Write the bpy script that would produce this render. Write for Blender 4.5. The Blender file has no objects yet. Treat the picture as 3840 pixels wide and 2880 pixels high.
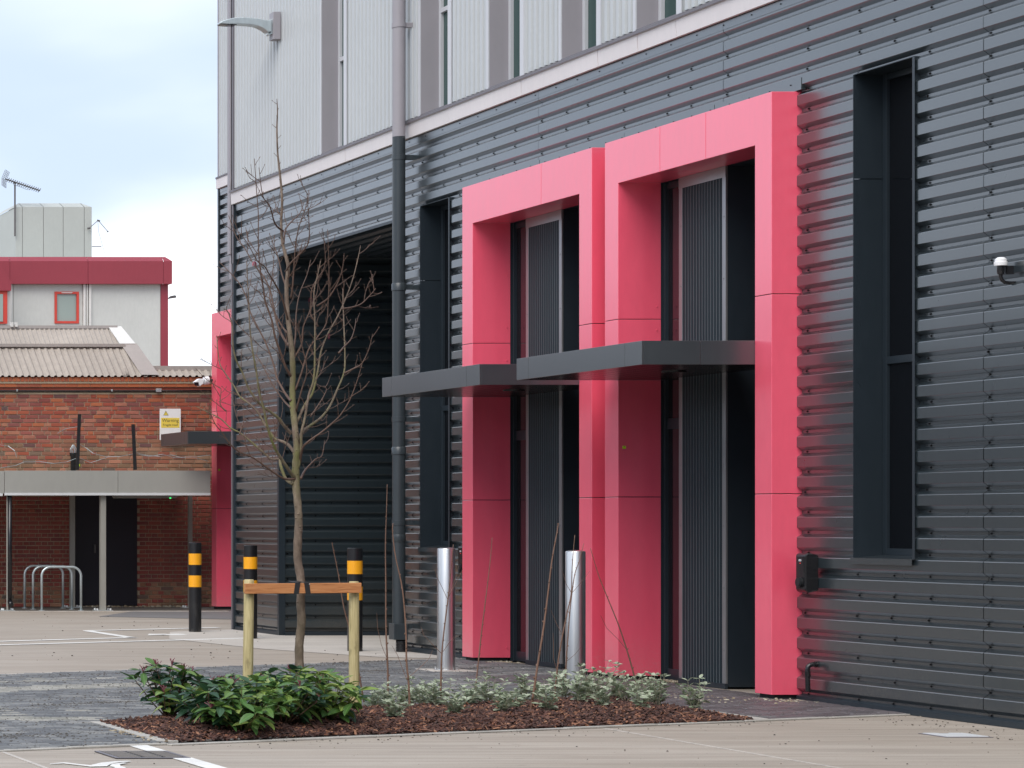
import bpy, math, random
from mathutils import Vector, Matrix
R = random.Random(7)
S = bpy.context.scene
COL = S.collection

# ------------------------------------------------------------------ camera
# The camera stands 11.7 m in front of the facade plane and looks exactly along it; the view is shifted to the right
# (as a perspective-corrected architectural photograph is), so everything square to the wall stays square in the picture.
F, VX, HY, EYE = 9200.0, 2300.0, 1960.0, 1.48      # focal length, vanishing column, horizon row (in 3840x2880 pixels), eye height
def P(x, y, Y):                                     # point seen at photo pixel (x, y) at distance Y
    return Vector(((x + VX) * Y / F, Y, EYE + (HY - y) * Y / F))
def G(x, y, z=0.0):                                 # point on the ground
    Y = F * EYE / (y - HY)
    return Vector(((x + VX) * Y / F, Y, z))
cam = bpy.data.cameras.new('camera'); camo = bpy.data.objects.new('camera', cam); COL.objects.link(camo)
camo.location = (0, 0, EYE); camo.rotation_euler = (math.radians(90), 0, 0)
cam.sensor_width = 36; cam.lens = 36 * F / 3840
cam.shift_x = (1920 + VX) / 3840; cam.shift_y = (HY - 1440) / 3840
cam.clip_start = 0.5; cam.clip_end = 3000
S.camera = camo
S.render.resolution_x = 1024; S.render.resolution_y = 768
S.view_settings.view_transform = 'Standard'; S.view_settings.look = 'None'
S.view_settings.exposure = 0.46; S.view_settings.gamma = 1.0
S.view_settings.use_curve_mapping = False

# ------------------------------------------------------------------ world
sun_dir = Vector((-0.42, -0.50, 0.76)).normalized()
W = bpy.data.worlds.new('World'); S.world = W; W.use_nodes = True
nt = W.node_tree; nt.nodes.clear()
N = nt.nodes.new; L = nt.links.new
out = N('ShaderNodeOutputWorld'); bg = N('ShaderNodeBackground'); bg.inputs['Strength'].default_value = 0.1
sky = N('ShaderNodeTexSky'); sky.sky_type = 'NISHITA'; sky.sun_disc = False
sky.sun_elevation = math.asin(sun_dir.z); sky.sun_rotation = math.atan2(sun_dir.x, sun_dir.y)
sky.air_density = 1.0; sky.dust_density = 1.0
tc = N('ShaderNodeTexCoord')
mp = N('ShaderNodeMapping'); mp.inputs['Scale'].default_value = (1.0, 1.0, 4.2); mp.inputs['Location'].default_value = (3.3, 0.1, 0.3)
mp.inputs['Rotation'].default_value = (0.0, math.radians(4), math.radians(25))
L(tc.outputs['Generated'], mp.inputs['Vector'])
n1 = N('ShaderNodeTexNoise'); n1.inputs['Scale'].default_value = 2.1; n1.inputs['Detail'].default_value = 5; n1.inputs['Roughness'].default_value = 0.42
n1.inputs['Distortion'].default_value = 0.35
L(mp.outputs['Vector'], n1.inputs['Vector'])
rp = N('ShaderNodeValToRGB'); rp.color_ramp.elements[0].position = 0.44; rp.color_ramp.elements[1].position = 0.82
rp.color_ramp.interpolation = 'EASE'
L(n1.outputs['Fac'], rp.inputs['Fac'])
# thin high overcast: a pale blue-grey veil over the clear sky, whiter where the cloud is thick
veil = N('ShaderNodeMix'); veil.data_type = 'RGBA'; veil.inputs[0].default_value = 0.86
veil.inputs[7].default_value = (5.5, 6.5, 8.2, 1)
L(sky.outputs['Color'], veil.inputs[6])
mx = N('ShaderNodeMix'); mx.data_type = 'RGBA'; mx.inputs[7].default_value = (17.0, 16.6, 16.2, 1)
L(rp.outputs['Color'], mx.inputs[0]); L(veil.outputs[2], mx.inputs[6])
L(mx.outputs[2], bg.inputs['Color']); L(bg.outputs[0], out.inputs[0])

# ------------------------------------------------------------------ sun (behind thin cloud: soft)
sl = bpy.data.lights.new('sun', 'SUN'); sl.energy = 2.0; sl.angle = math.radians(44); sl.color = (1.0, 0.95, 0.88)
so = bpy.data.objects.new('sun', sl); COL.objects.link(so)
so.rotation_euler = sun_dir.to_track_quat('Z', 'Y').to_euler(); so.location = (-20, -20, 30)

# ------------------------------------------------------------------ materials
MATS = {}
def nmat(name):
    m = bpy.data.materials.new(name); m.use_nodes = True; MATS[name] = m
    return m, m.node_tree, m.node_tree.nodes['Principled BSDF']
def coords(t, scale=(1, 1, 1), obj=False):
    c = t.nodes.new('ShaderNodeTexCoord' if obj else 'ShaderNodeNewGeometry')
    q = t.nodes.new('ShaderNodeMapping'); q.inputs['Scale'].default_value = scale
    t.links.new(c.outputs['Object' if obj else 'Position'], q.inputs['Vector']); return q.outputs['Vector']
def noise(t, scale, detail=3, vec=None, rough=0.5, dist=0.0):
    n = t.nodes.new('ShaderNodeTexNoise'); n.inputs['Scale'].default_value = scale; n.inputs['Detail'].default_value = detail
    n.inputs['Roughness'].default_value = rough; n.inputs['Distortion'].default_value = dist
    if vec is not None: t.links.new(vec, n.inputs['Vector'])
    return n.outputs['Fac']
def ramp(t, fac, stops, interp='LINEAR'):
    r = t.nodes.new('ShaderNodeValToRGB'); r.color_ramp.interpolation = interp
    e = r.color_ramp.elements
    while len(e) < len(stops): e.new(0.5)
    for i, (p, c) in enumerate(stops):
        e[i].position = p; e[i].color = (*c, 1) if len(c) == 3 else c
    t.links.new(fac, r.inputs['Fac']); return r.outputs['Color']
def g3(v): return (v, v, v)
def mixc(t, fac, a, b, mode='MIX'):
    m = t.nodes.new('ShaderNodeMix'); m.data_type = 'RGBA'; m.blend_type = mode
    for s, v in ((0, fac), (6, a), (7, b)):
        if isinstance(v, (int, float)): m.inputs[s].default_value = v
        elif isinstance(v, tuple): m.inputs[s].default_value = (*v, 1)
        else: t.links.new(v, m.inputs[s])
    return m.outputs[2]
def bump(t, b, h, strength, dist=0.01):
    n = t.nodes.new('ShaderNodeBump'); n.inputs['Strength'].default_value = strength; n.inputs['Distance'].default_value = dist
    t.links.new(h, n.inputs['Height']); t.links.new(n.outputs[0], b.inputs['Normal'])
    return n
def maprange(t, v, a, b):
    m = t.nodes.new('ShaderNodeMapRange'); m.inputs[3].default_value = a; m.inputs[4].default_value = b
    t.links.new(v, m.inputs[0]); return m.outputs[0]
def paint(name, col, rough=0.35, ior=1.5, coat=0.0, coat_ior=1.5, coat_rough=0.1, metallic=0.0, wave=0.0, dirt=0.12, wscale=0.9, rvar=0.22, dust=None):
    m, t, b = nmat(name)
    n = noise(t, 0.9, 5, coords(t, (1, 1, 1.0)))
    n2 = noise(t, 14, 6, coords(t, (1, 1, 0.35)), 0.65)
    f = mixc(t, 0.5, n, n2)
    c = ramp(t, f, [(0.25, tuple(x * (1 - dirt) for x in col)), (0.75, tuple(min(1, x * (1 + dirt)) for x in col))])
    if dust:        # splashed dirt that thins out upwards and sits in patches: (r, g, b, height, amount)
        gz_ = t.nodes.new('ShaderNodeNewGeometry'); sz = t.nodes.new('ShaderNodeSeparateXYZ'); t.links.new(gz_.outputs['Position'], sz.inputs[0])
        hz = t.nodes.new('ShaderNodeMapRange'); hz.inputs[1].default_value = dust[3]; hz.inputs[2].default_value = 0.0; hz.inputs[4].default_value = dust[4]; t.links.new(sz.outputs['Z'], hz.inputs[0])
        sp_ = noise(t, 45, 5, coords(t), 0.8); pa_ = noise(t, 0.9, 3, coords(t), 0.5)
        pm = t.nodes.new('ShaderNodeMath'); pm.operation = 'MULTIPLY'; t.links.new(ramp(t, sp_, [(0.45, g3(0.1)), (0.7, g3(1))]), pm.inputs[0]); t.links.new(ramp(t, pa_, [(0.45, g3(0.08)), (0.68, g3(1))]), pm.inputs[1])
        pn = t.nodes.new('ShaderNodeMath'); pn.operation = 'MULTIPLY'; t.links.new(pm.outputs[0], pn.inputs[0]); t.links.new(hz.outputs[0], pn.inputs[1])
        c = mixc(t, pn.outputs[0], c, tuple(dust[:3]))
    t.links.new(c, b.inputs['Base Color'])
    t.links.new(maprange(t, n2, rough * (1 - rvar), rough * (1 + rvar)), b.inputs['Roughness'])
    if name in ('dark_metal', 'canopy_metal'): b.inputs['Specular Tint'].default_value = (1.0, 0.985, 0.94, 1)
    if name == 'pier_metal': b.inputs['Specular IOR Level'].default_value = 0.15
    b.inputs['IOR'].default_value = ior; b.inputs['Metallic'].default_value = metallic
    b.inputs['Coat Weight'].default_value = coat; b.inputs['Coat IOR'].default_value = coat_ior; b.inputs['Coat Roughness'].default_value = coat_rough
    if wave:
        w = noise(t, wscale, 2, coords(t, (1, 1, 1.6)))
        bn = bump(t, b, w, wave, 0.02)
        if coat: t.links.new(bn.outputs[0], b.inputs['Coat Normal'])
    return m
paint('dark_metal', (0.019, 0.028, 0.034), 0.28, 1.85, 1.0, 1.66, 0.23, dust=(0.20, 0.17, 0.13, 0.9, 0.55), wave=0.035, rvar=0.06)
paint('dark_smooth', (0.017, 0.025, 0.033), 0.38, 1.5, wave=0.04)
paint('pier_metal', (0.016, 0.026, 0.033), 0.45, 1.45)
paint('pier_lit_ridge', (0.075, 0.095, 0.105), 0.4, 1.5)  # lit edges of the pier ribs, put into the colour as a lighter grey
paint('canopy_metal', (0.030, 0.037, 0.044), 0.36, 1.9, 0.7, 1.7, 0.3, wave=0.05)
paint('pipe_dark', (0.034, 0.043, 0.050), 0.32, 1.5)
paint('pink', (0.92, 0.100, 0.175), 0.34, 1.8, 1.0, 1.75, 0.27, wave=0.03, dirt=0.07, dust=(0.55, 0.42, 0.36, 0.45, 0.8))
paint('light_metal', (0.465, 0.485, 0.495), 0.32, 1.5, wave=0.05, dirt=0.05)
paint('light_flat', (0.54, 0.55, 0.58), 0.4, 1.5, dirt=0.06)
paint('band_metal', (0.66, 0.62, 0.62), 0.42, 1.5, wave=0.05, dirt=0.08)
paint('reveal_grey', (0.30, 0.285, 0.31), 0.5, 1.5, dirt=0.06)
paint('cap_grey', (0.14, 0.13, 0.145), 0.45, 1.5)
paint('trim_metal', (0.30, 0.31, 0.32), 0.3, 1.6, metallic=0.6)
paint('black_plastic', (0.012, 0.012, 0.014), 0.25, 1.5, dirt=0.3)
paint('black_matt', (0.010, 0.011, 0.013), 0.6, 1.45, dirt=0.3)
paint('white_plastic', (0.78, 0.78, 0.80), 0.3, 1.5, dirt=0.05)
paint('galv', (0.52, 0.58, 0.60), 0.38, 1.5, metallic=0.6, dirt=0.2)
paint('fascia_grey', (0.33, 0.325, 0.30), 0.45, 1.5, dirt=0.08, wave=0.05)
paint('lip_grey', (0.62, 0.63, 0.64), 0.35, 1.5)
paint('post_grey', (0.30, 0.29, 0.26), 0.45, 1.5)
paint('yellow', (0.82, 0.36, 0.012), 0.35, 1.5, dirt=0.08)
paint('sign_white', (0.80, 0.80, 0.79), 0.4, 1.5, dirt=0.04)
paint('sign_yellow', (0.80, 0.62, 0.10), 0.4, 1.5, dirt=0.04)
paint('sign_text', (0.10, 0.09, 0.05), 0.5, 1.5)
paint('sticker', (0.55, 0.75, 0.02), 0.5, 1.5)
paint('office_wall', (0.52, 0.52, 0.49), 0.5, 1.5, dirt=0.12)
paint('office_red', (0.26, 0.030, 0.045), 0.45, 1.5, dirt=0.10)
paint('office_frame', (0.55, 0.05, 0.03), 0.4, 1.5)
paint('office_plant', (0.40, 0.41, 0.38), 0.5, 1.5, dirt=0.08)
paint('aerial_metal', (0.10, 0.09, 0.09), 0.5, 1.5)
paint('roof_sheet', (0.36, 0.315, 0.275), 0.75, 1.45, dirt=0.25)
paint('roof_flash', (0.36, 0.32, 0.30), 0.7, 1.45, dirt=0.15)
paint('verge_light', (0.62, 0.60, 0.57), 0.6, 1.45, dirt=0.12)
paint('door_black', (0.012, 0.012, 0.019), 0.5, 1.5, dirt=0.3)
paint('iron', (0.20, 0.18, 0.165), 0.6, 1.5, dirt=0.3)
paint('rubber', (0.012, 0.012, 0.013), 0.55, 1.5, dirt=0.3)
paint('reflection_dark', (0.028, 0.031, 0.038), 0.8, 1.4, dirt=0.3)  # for the unseen blocks added to darken reflections
paint('neighbour_brick', (0.16, 0.085, 0.06), 0.85, 1.4, dirt=0.4)
paint('berry', (0.16, 0.03, 0.05), 0.4, 1.5)
paint('green_tag', (0.02, 0.22, 0.12), 0.4, 1.5)
def glass(name, col, rough=0.03, ior=1.5):
    m, t, b = nmat(name)
    b.inputs['Base Color'].default_value = (*col, 1); b.inputs['Roughness'].default_value = rough; b.inputs['IOR'].default_value = ior
    w = noise(t, 0.8, 1, coords(t)); bump(t, b, w, 0.03, 0.02)
glass('glass_dark', (0.004, 0.005, 0.007)); glass('glass_teal', (0.035, 0.075, 0.07), 0.06, 1.45); glass('glass_pale', (0.28, 0.33, 0.30), 0.2)
glass('glass_door', (0.012, 0.009, 0.012), 0.05, 1.7)
def emit(name, col, s):
    m, t, b = nmat(name); b.inputs['Base Color'].default_value = (*col, 1)
    b.inputs['Emission Color'].default_value = (*col, 1); b.inputs['Emission Strength'].default_value = s
emit('led_green', (0.05, 0.9, 0.2), 1.2); emit('led_red', (0.9, 0.05, 0.05), 1.0)
# stainless steel, brushed along the post
m, t, b = nmat('stainless')
n = noise(t, 60, 3, coords(t, (1, 1, 0.02), True)); b.inputs['Metallic'].default_value = 1.0
t.links.new(ramp(t, n, [(0.3, g3(0.66)), (0.7, g3(0.76))]), b.inputs['Base Color'])
b.inputs['Roughness'].default_value = 0.34; bump(t, b, n, 0.10, 0.002)
# stained steel scuffs handled by noise; bollard plastic
m, t, b = nmat('bollard_black')
n = noise(t, 9, 6, coords(t, (1, 1, 0.4)), 0.7)
zc = t.nodes.new('ShaderNodeNewGeometry'); sx = t.nodes.new('ShaderNodeSeparateXYZ'); t.links.new(zc.outputs['Position'], sx.inputs[0])
lowf = t.nodes.new('ShaderNodeMapRange'); lowf.inputs[1].default_value = 0.45; lowf.inputs[2].default_value = 0.0; t.links.new(sx.outputs['Z'], lowf.inputs[0])
mm = t.nodes.new('ShaderNodeMath'); mm.operation = 'MULTIPLY'; t.links.new(lowf.outputs[0], mm.inputs[0]); t.links.new(ramp(t, n, [(0.45, g3(0)), (0.7, g3(1))]), mm.inputs[1])
t.links.new(mixc(t, mm.outputs[0], (0.010, 0.010, 0.012), (0.10, 0.095, 0.085)), b.inputs['Base Color'])
b.inputs['Roughness'].default_value = 0.33

# concrete forecourt: broomed, stained, with aggregate speckle
def concrete(name, c1, c2, spec=0.4):
    m, t, b = nmat(name)
    big = noise(t, 0.35, 5, coords(t, (0.5, 1.6, 1)), 0.6)
    streak = noise(t, 1.6, 6, coords(t, (0.35, 5.0, 1)), 0.62, 0.4)
    fine = noise(t, 90, 4, coords(t, (1, 1, 1)), 0.7)
    broom = noise(t, 30, 3, coords(t, (0.25, 6.0, 1)), 0.7)
    c = ramp(t, big, [(0.3, c1), (0.72, c2)])
    c = mixc(t, 0.42, c, ramp(t, streak, [(0.34, tuple(x * 0.58 for x in c1)), (0.5, c1), (0.7, tuple(min(1, x * 1.12) for x in c2))]))
    c = mixc(t, 0.45, c, ramp(t, fine, [(0.3, g3(0.62)), (0.5, g3(1.0)), (0.72, g3(1.25))]), 'MULTIPLY')
    c = mixc(t, 0.20, c, ramp(t, broom, [(0.3, g3(0.75)), (0.7, g3(1.15))]), 'MULTIPLY')
    spots = noise(t, 7.5, 2, coords(t, (0.7, 1.6, 1)), 0.5)
    c = mixc(t, ramp(t, spots, [(0.67, g3(0)), (0.78, g3(0.45))]), c, tuple(x * 0.5 for x in c1))
    t.links.new(c, b.inputs['Base Color'])
    b.inputs['Roughness'].default_value = 0.72; b.inputs['Specular IOR Level'].default_value = spec
    bump(t, b, mixc(t, 0.5, fine, broom), 0.25, 0.004)
concrete('concrete', (0.31, 0.262, 0.215), (0.43, 0.385, 0.335))
concrete('concrete_pale', (0.44, 0.40, 0.36), (0.55, 0.51, 0.46))
concrete('kerb_concrete', (0.36, 0.34, 0.31), (0.48, 0.46, 0.42))
concrete('tarmac', (0.075, 0.068, 0.060), (0.12, 0.11, 0.10))
concrete('joint_sand', (0.055, 0.053, 0.050), (0.13, 0.125, 0.118))
concrete('paving_far', (0.16, 0.155, 0.155), (0.22, 0.21, 0.21))
concrete('road_paint', (0.68, 0.67, 0.64), (0.80, 0.79, 0.77))
def islandmat(name, stops, rough=0.8, mort=0.0, bs=0.3, grain=40, mulg=0.45, coord=None):
    m, t, b = nmat(name)
    g = t.nodes.new('ShaderNodeNewGeometry'); o = t.nodes.new('ShaderNodeObjectInfo')
    a = t.nodes.new('ShaderNodeMath'); a.operation = 'ADD'; t.links.new(g.outputs['Random Per Island'], a.inputs[0]); t.links.new(o.outputs['Random'], a.inputs[1])
    f = t.nodes.new('ShaderNodeMath'); f.operation = 'FRACT'; t.links.new(a.outputs[0], f.inputs[0])
    c = ramp(t, f.outputs[0], stops)
    n = noise(t, grain, 5, coords(t), 0.7); n2 = noise(t, 3.0, 4, coords(t), 0.6)
    c = mixc(t, mulg, c, ramp(t, n, [(0.3, g3(0.55)), (0.55, g3(1.0)), (0.75, g3(1.45))]), 'MULTIPLY')
    c = mixc(t, 0.5, c, ramp(t, n2, [(0.3, g3(0.7)), (0.7, g3(1.2))]), 'MULTIPLY')
    t.links.new(c, b.inputs['Base Color']); b.inputs['Roughness'].default_value = rough
    bump(t, b, n, bs, 0.004)
    return m
islandmat('paver_dark', [(0, (0.085, 0.087, 0.092)), (0.45, (0.125, 0.127, 0.13)), (0.8, (0.165, 0.167, 0.165)), (1, (0.23, 0.225, 0.215))], 0.62, grain=34, mulg=0.7)
islandmat('paver_warm', [(0, (0.075, 0.065, 0.070)), (0.5, (0.10, 0.085, 0.090)), (1, (0.13, 0.115, 0.12))], 0.55, grain=70)
islandmat('paver_pale', [(0, (0.20, 0.195, 0.17)), (0.5, (0.27, 0.26, 0.23)), (1, (0.36, 0.345, 0.31))], 0.75, grain=34, mulg=0.75)
islandmat('brick_red', [(0, (0.31, 0.066, 0.042)), (0.2, (0.37, 0.095, 0.050)), (0.38, (0.44, 0.135, 0.060)), (0.55, (0.25, 0.068, 0.055)), (0.68, (0.22, 0.075, 0.066)), (0.8, (0.43, 0.18, 0.11)), (0.93, (0.30, 0.085, 0.07)), (1, (0.12, 0.07, 0.068))], 0.85, grain=55)
islandmat('brick_mixed', [(0, (0.32, 0.10, 0.06)), (0.2, (0.27, 0.12, 0.075)), (0.38, (0.36, 0.16, 0.09)), (0.5, (0.20, 0.12, 0.07)), (0.66, (0.44, 0.19, 0.12)), (0.78, (0.30, 0.18, 0.11)), (0.9, (0.14, 0.10, 0.08)), (1, (0.34, 0.11, 0.07))], 0.85, grain=55)
islandmat('brick_plum', [(0, (0.26, 0.06, 0.045)), (0.5, (0.32, 0.075, 0.055)), (0.8, (0.22, 0.055, 0.05)), (1, (0.38, 0.10, 0.06))], 0.85, grain=55)
islandmat('brick_orange', [(0, (0.38, 0.10, 0.045)), (0.5, (0.46, 0.13, 0.05)), (1, (0.33, 0.09, 0.05))], 0.8, grain=55)
paint('mortar', (0.46, 0.38, 0.27), 0.9, 1.4, dirt=0.25)
islandmat('bark_chip', [(0, (0.040, 0.018, 0.014)), (0.3, (0.070, 0.029, 0.022)), (0.55, (0.115, 0.048, 0.033)), (0.75, (0.050, 0.030, 0.027)), (0.9, (0.24, 0.10, 0.055)), (1, (0.33, 0.17, 0.10))], 0.8, grain=60)
islandmat('gravel_mat', [(0, (0.16, 0.12, 0.08)), (0.35, (0.30, 0.24, 0.16)), (0.7, (0.42, 0.38, 0.30)), (1, (0.10, 0.09, 0.08))], 0.8)
islandmat('crumb_mat', [(0, (0.03, 0.026, 0.022)), (0.6, (0.06, 0.05, 0.04)), (0.85, (0.14, 0.11, 0.08)), (1, (0.30, 0.27, 0.22))], 0.9)
paint('soil', (0.035, 0.018, 0.013), 0.95, 1.4, dirt=0.5)
def wood(name, c1, c2, c3, rings=True):
    m, t, b = nmat(name)
    n = noise(t, 10, 6, coords(t, (6, 6, 0.35) if rings else (0.5, 6, 8)), 0.6, 0.8)
    k = noise(t, 4.5, 3, coords(t, (2.5, 2.5, 1.2)), 0.5)
    c = ramp(t, n, [(0.32, c1), (0.5, c2), (0.7, c3)])
    c = mixc(t, ramp(t, k, [(0.64, g3(0)), (0.74, g3(0.6))]), c, tuple(x * 0.35 for x in c1))
    t.links.new(c, b.inputs['Base Color']); b.inputs['Roughness'].default_value = 0.7; bump(t, b, n, 0.3, 0.003)
wood('stake_wood', (0.30, 0.24, 0.11), (0.46, 0.38, 0.19), (0.56, 0.48, 0.27))
wood('bar_wood', (0.30, 0.11, 0.035), (0.46, 0.185, 0.065), (0.54, 0.25, 0.10), False)
m, t, b = nmat('bark')
n = noise(t, 22, 6, coords(t, (1, 1, 0.5)), 0.65); n2 = noise(t, 3.2, 4, coords(t, (1.4, 1.4, 0.8)), 0.6)
c = ramp(t, n, [(0.3, (0.085, 0.060, 0.045)), (0.55, (0.17, 0.125, 0.095)), (0.75, (0.27, 0.21, 0.16))])
zc = t.nodes.new('ShaderNodeNewGeometry'); sx = t.nodes.new('ShaderNodeSeparateXYZ'); t.links.new(zc.outputs['Position'], sx.inputs[0])
mr = t.nodes.new('ShaderNodeMapRange'); mr.inputs[1].default_value = 1.55; mr.inputs[2].default_value = 2.0; mr.inputs[3].default_value = 0.15; mr.inputs[4].default_value = 1.0
t.links.new(sx.outputs['Z'], mr.inputs[0])
mq = t.nodes.new('ShaderNodeMath'); mq.operation = 'MULTIPLY'; t.links.new(ramp(t, n2, [(0.42, g3(0)), (0.6, g3(0.85))]), mq.inputs[0]); t.links.new(mr.outputs[0], mq.inputs[1])
mr2 = t.nodes.new('ShaderNodeMapRange'); mr2.inputs[1].default_value = 3.1; mr2.inputs[2].default_value = 2.4; t.links.new(sx.outputs['Z'], mr2.inputs[0])
mq2 = t.nodes.new('ShaderNodeMath'); mq2.operation = 'MULTIPLY'; t.links.new(mq.outputs[0], mq2.inputs[0]); t.links.new(mr2.outputs[0], mq2.inputs[1]); mq = mq2
t.links.new(mixc(t, mq.outputs[0], c, (0.15, 0.155, 0.045)), b.inputs['Base Color']); b.inputs['Roughness'].default_value = 0.85; bump(t, b, n, 0.5, 0.006)
paint('twig', (0.105, 0.062, 0.046), 0.6, 1.45, dirt=0.35)
paint('whip_bark', (0.17, 0.095, 0.065), 0.5, 1.45, dirt=0.35)
paint('bud', (0.26, 0.15, 0.11), 0.6, 1.45, dirt=0.3)
paint('stem_green', (0.13, 0.13, 0.045), 0.5, 1.45, dirt=0.4)
paint('stem_brown', (0.10, 0.055, 0.035), 0.7, 1.45, dirt=0.4)
paint('stem_pale', (0.30, 0.28, 0.20), 0.8, 1.45, dirt=0.2)
def leafmat(name, c1, c2, c3, rough=0.33, edge=None):
    m, t, b = nmat(name)
    o = t.nodes.new('ShaderNodeObjectInfo')
    c = ramp(t, o.outputs['Random'], [(0, c1), (0.55, c2), (1, c3)])
    tcn = t.nodes.new('ShaderNodeTexCoord'); sp = t.nodes.new('ShaderNodeSeparateXYZ'); t.links.new(tcn.outputs['Object'], sp.inputs[0])
    ab = t.nodes.new('ShaderNodeMath'); ab.operation = 'ABSOLUTE'; t.links.new(sp.outputs['Y'], ab.inputs[0])
    if edge:        # pale margin of a variegated leaf, pale midrib of a plain one
        mrr = t.nodes.new('ShaderNodeMapRange'); mrr.inputs[1].default_value = 0.16; mrr.inputs[2].default_value = 0.26; t.links.new(ab.outputs[0], mrr.inputs[0])
        c = mixc(t, mrr.outputs[0], c, edge)
    else:
        mrr = t.nodes.new('ShaderNodeMapRange'); mrr.inputs[1].default_value = 0.03; mrr.inputs[2].default_value = 0.0; mrr.inputs[4].default_value = 0.45; t.links.new(ab.outputs[0], mrr.inputs[0])
        c = mixc(t, mrr.outputs[0], c, tuple(min(1, x * 2.4) for x in c2))
    t.links.new(c, b.inputs['Base Color']); b.inputs['Roughness'].default_value = rough; b.inputs['IOR'].default_value = 1.45
    b.inputs['Transmission Weight'].default_value = 0.0
    tr = t.nodes.new('ShaderNodeBsdfTranslucent'); t.links.new(c, tr.inputs['Color'])
    ms = t.nodes.new('ShaderNodeMixShader'); ms.inputs[0].default_value = 0.22
    t.links.new(b.outputs[0], ms.inputs[1]); t.links.new(tr.outputs[0], ms.inputs[2])
    t.links.new(ms.outputs[0], t.nodes['Material Output'].inputs['Surface'])
leafmat('leaf_dark', (0.018, 0.050, 0.028), (0.028, 0.072, 0.036), (0.055, 0.110, 0.050))
leafmat('leaf_mid', (0.045, 0.110, 0.032), (0.080, 0.165, 0.038), (0.14, 0.22, 0.055))
leafmat('leaf_lime', (0.13, 0.21, 0.045), (0.20, 0.28, 0.060), (0.27, 0.33, 0.11))
leafmat('leaf_sage', (0.25, 0.31, 0.20), (0.33, 0.38, 0.27), (0.42, 0.46, 0.34), 0.75, (0.68, 0.69, 0.56))

# ------------------------------------------------------------------ mesh building
class MB:
    def __init__(s): s.v = []; s.f = []; s.mi = []; s.m = 0
    def add(s, verts, faces):
        o = len(s.v); s.v.extend(tuple(v) for v in verts)
        s.f.extend(tuple(i + o for i in f) for f in faces); s.mi.extend([s.m] * len(faces)); return s
    def quad(s, a, b, c, d): return s.add([a, b, c, d], [(0, 1, 2, 3)])
    def box(s, x0, x1, y0, y1, z0, z1):
        return s.add([(x0, y0, z0), (x1, y0, z0), (x1, y1, z0), (x0, y1, z0), (x0, y0, z1), (x1, y0, z1), (x1, y1, z1), (x0, y1, z1)],
              [(0, 3, 2, 1), (4, 5, 6, 7), (0, 1, 5, 4), (1, 2, 6, 5), (2, 3, 7, 6), (3, 0, 4, 7)])
    def prism(s, poly, axis, a, b):      # polygon (u,v) extruded from a to b along an axis; axis 'x': (y,z), 'y': (x,z), 'z': (x,y)
        n = len(poly)
        def mk(p, w): return {'x': (w, p[0], p[1]), 'y': (p[0], w, p[1]), 'z': (p[0], p[1], w)}[axis]
        vs = [mk(p, a) for p in poly] + [mk(p, b) for p in poly]
        fs = [tuple(range(n)), tuple(range(2 * n - 1, n - 1, -1))] + [(i, i + n, (i + 1) % n + n, (i + 1) % n) for i in range(n)]
        return s.add(vs, fs)
    def tube(s, pts, rad, n=8, cap=True, flat=None):
        pts = [Vector(p) for p in pts]
        if isinstance(rad, (int, float)): rad = [rad] * len(pts)
        vs = []; up = None
        for i, p in enumerate(pts):
            d = (pts[min(i + 1, len(pts) - 1)] - pts[max(i - 1, 0)])
            if d.length < 1e-9: d = Vector((0, 0, 1))
            d.normalize()
            if up is None: up = d.orthogonal().normalized()
            else:
                up = (up - d * up.dot(d));
                up = up.normalized() if up.length > 1e-6 else d.orthogonal().normalized()
            w = d.cross(up)
            for k in range(n):
                a = 2 * math.pi * k / n
                vs.append(p + (up * math.cos(a) + w * math.sin(a)) * rad[i])
        fs = []
        for i in range(len(pts) - 1):
            for k in range(n):
                fs.append((i * n + k, i * n + (k + 1) % n, (i + 1) * n + (k + 1) % n, (i + 1) * n + k))
        if cap:
            fs.append(tuple(range(n - 1, -1, -1))); fs.append(tuple((len(pts) - 1) * n + k for k in range(n)))
        return s.add(vs, fs)
    def cyl(s, x, y, z0, z1, r, n=24): return s.tube([(x, y, z0), (x, y, z1)], r, n)
    def lathe(s, x, y, prof, n=28):      # prof: (r, z) from bottom to top
        vs = []; fs = []
        for r, z in prof:
            for k in range(n):
                a = 2 * math.pi * k / n; vs.append((x + r * math.cos(a), y + r * math.sin(a), z))
        for i in range(len(prof) - 1):
            for k in range(n): fs.append((i * n + k, i * n + (k + 1) % n, (i + 1) * n + (k + 1) % n, (i + 1) * n + k))
        fs.append(tuple(range(n - 1, -1, -1))); fs.append(tuple((len(prof) - 1) * n + k for k in range(n)))
        return s.add(vs, fs)
    def mesh(s, name, mats, smooth=False):
        me = bpy.data.meshes.new(name); me.from_pydata(s.v, [], s.f)
        if isinstance(mats, str): mats = [mats]
        for q in mats: me.materials.append(MATS[q])
        if len(mats) > 1: me.polygons.foreach_set('material_index', s.mi)
        if smooth:
            me.polygons.foreach_set('use_smooth', [True] * len(me.polygons))
        me.update(); return me
    def build(s, name, mats, parent=None, smooth=False, bevel=0.0, autos=False):
        o = bpy.data.objects.new(name, s.mesh(name, mats, smooth)); COL.objects.link(o)
        if parent is not None: o.parent = parent
        if autos:
            try: o.data.set_sharp_from_angle(angle=math.radians(40))
            except Exception: pass
        if bevel:
            q = o.modifiers.new('bevel', 'BEVEL'); q.width = bevel; q.segments = 2; q.limit_method = 'ANGLE'
        return o
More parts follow.
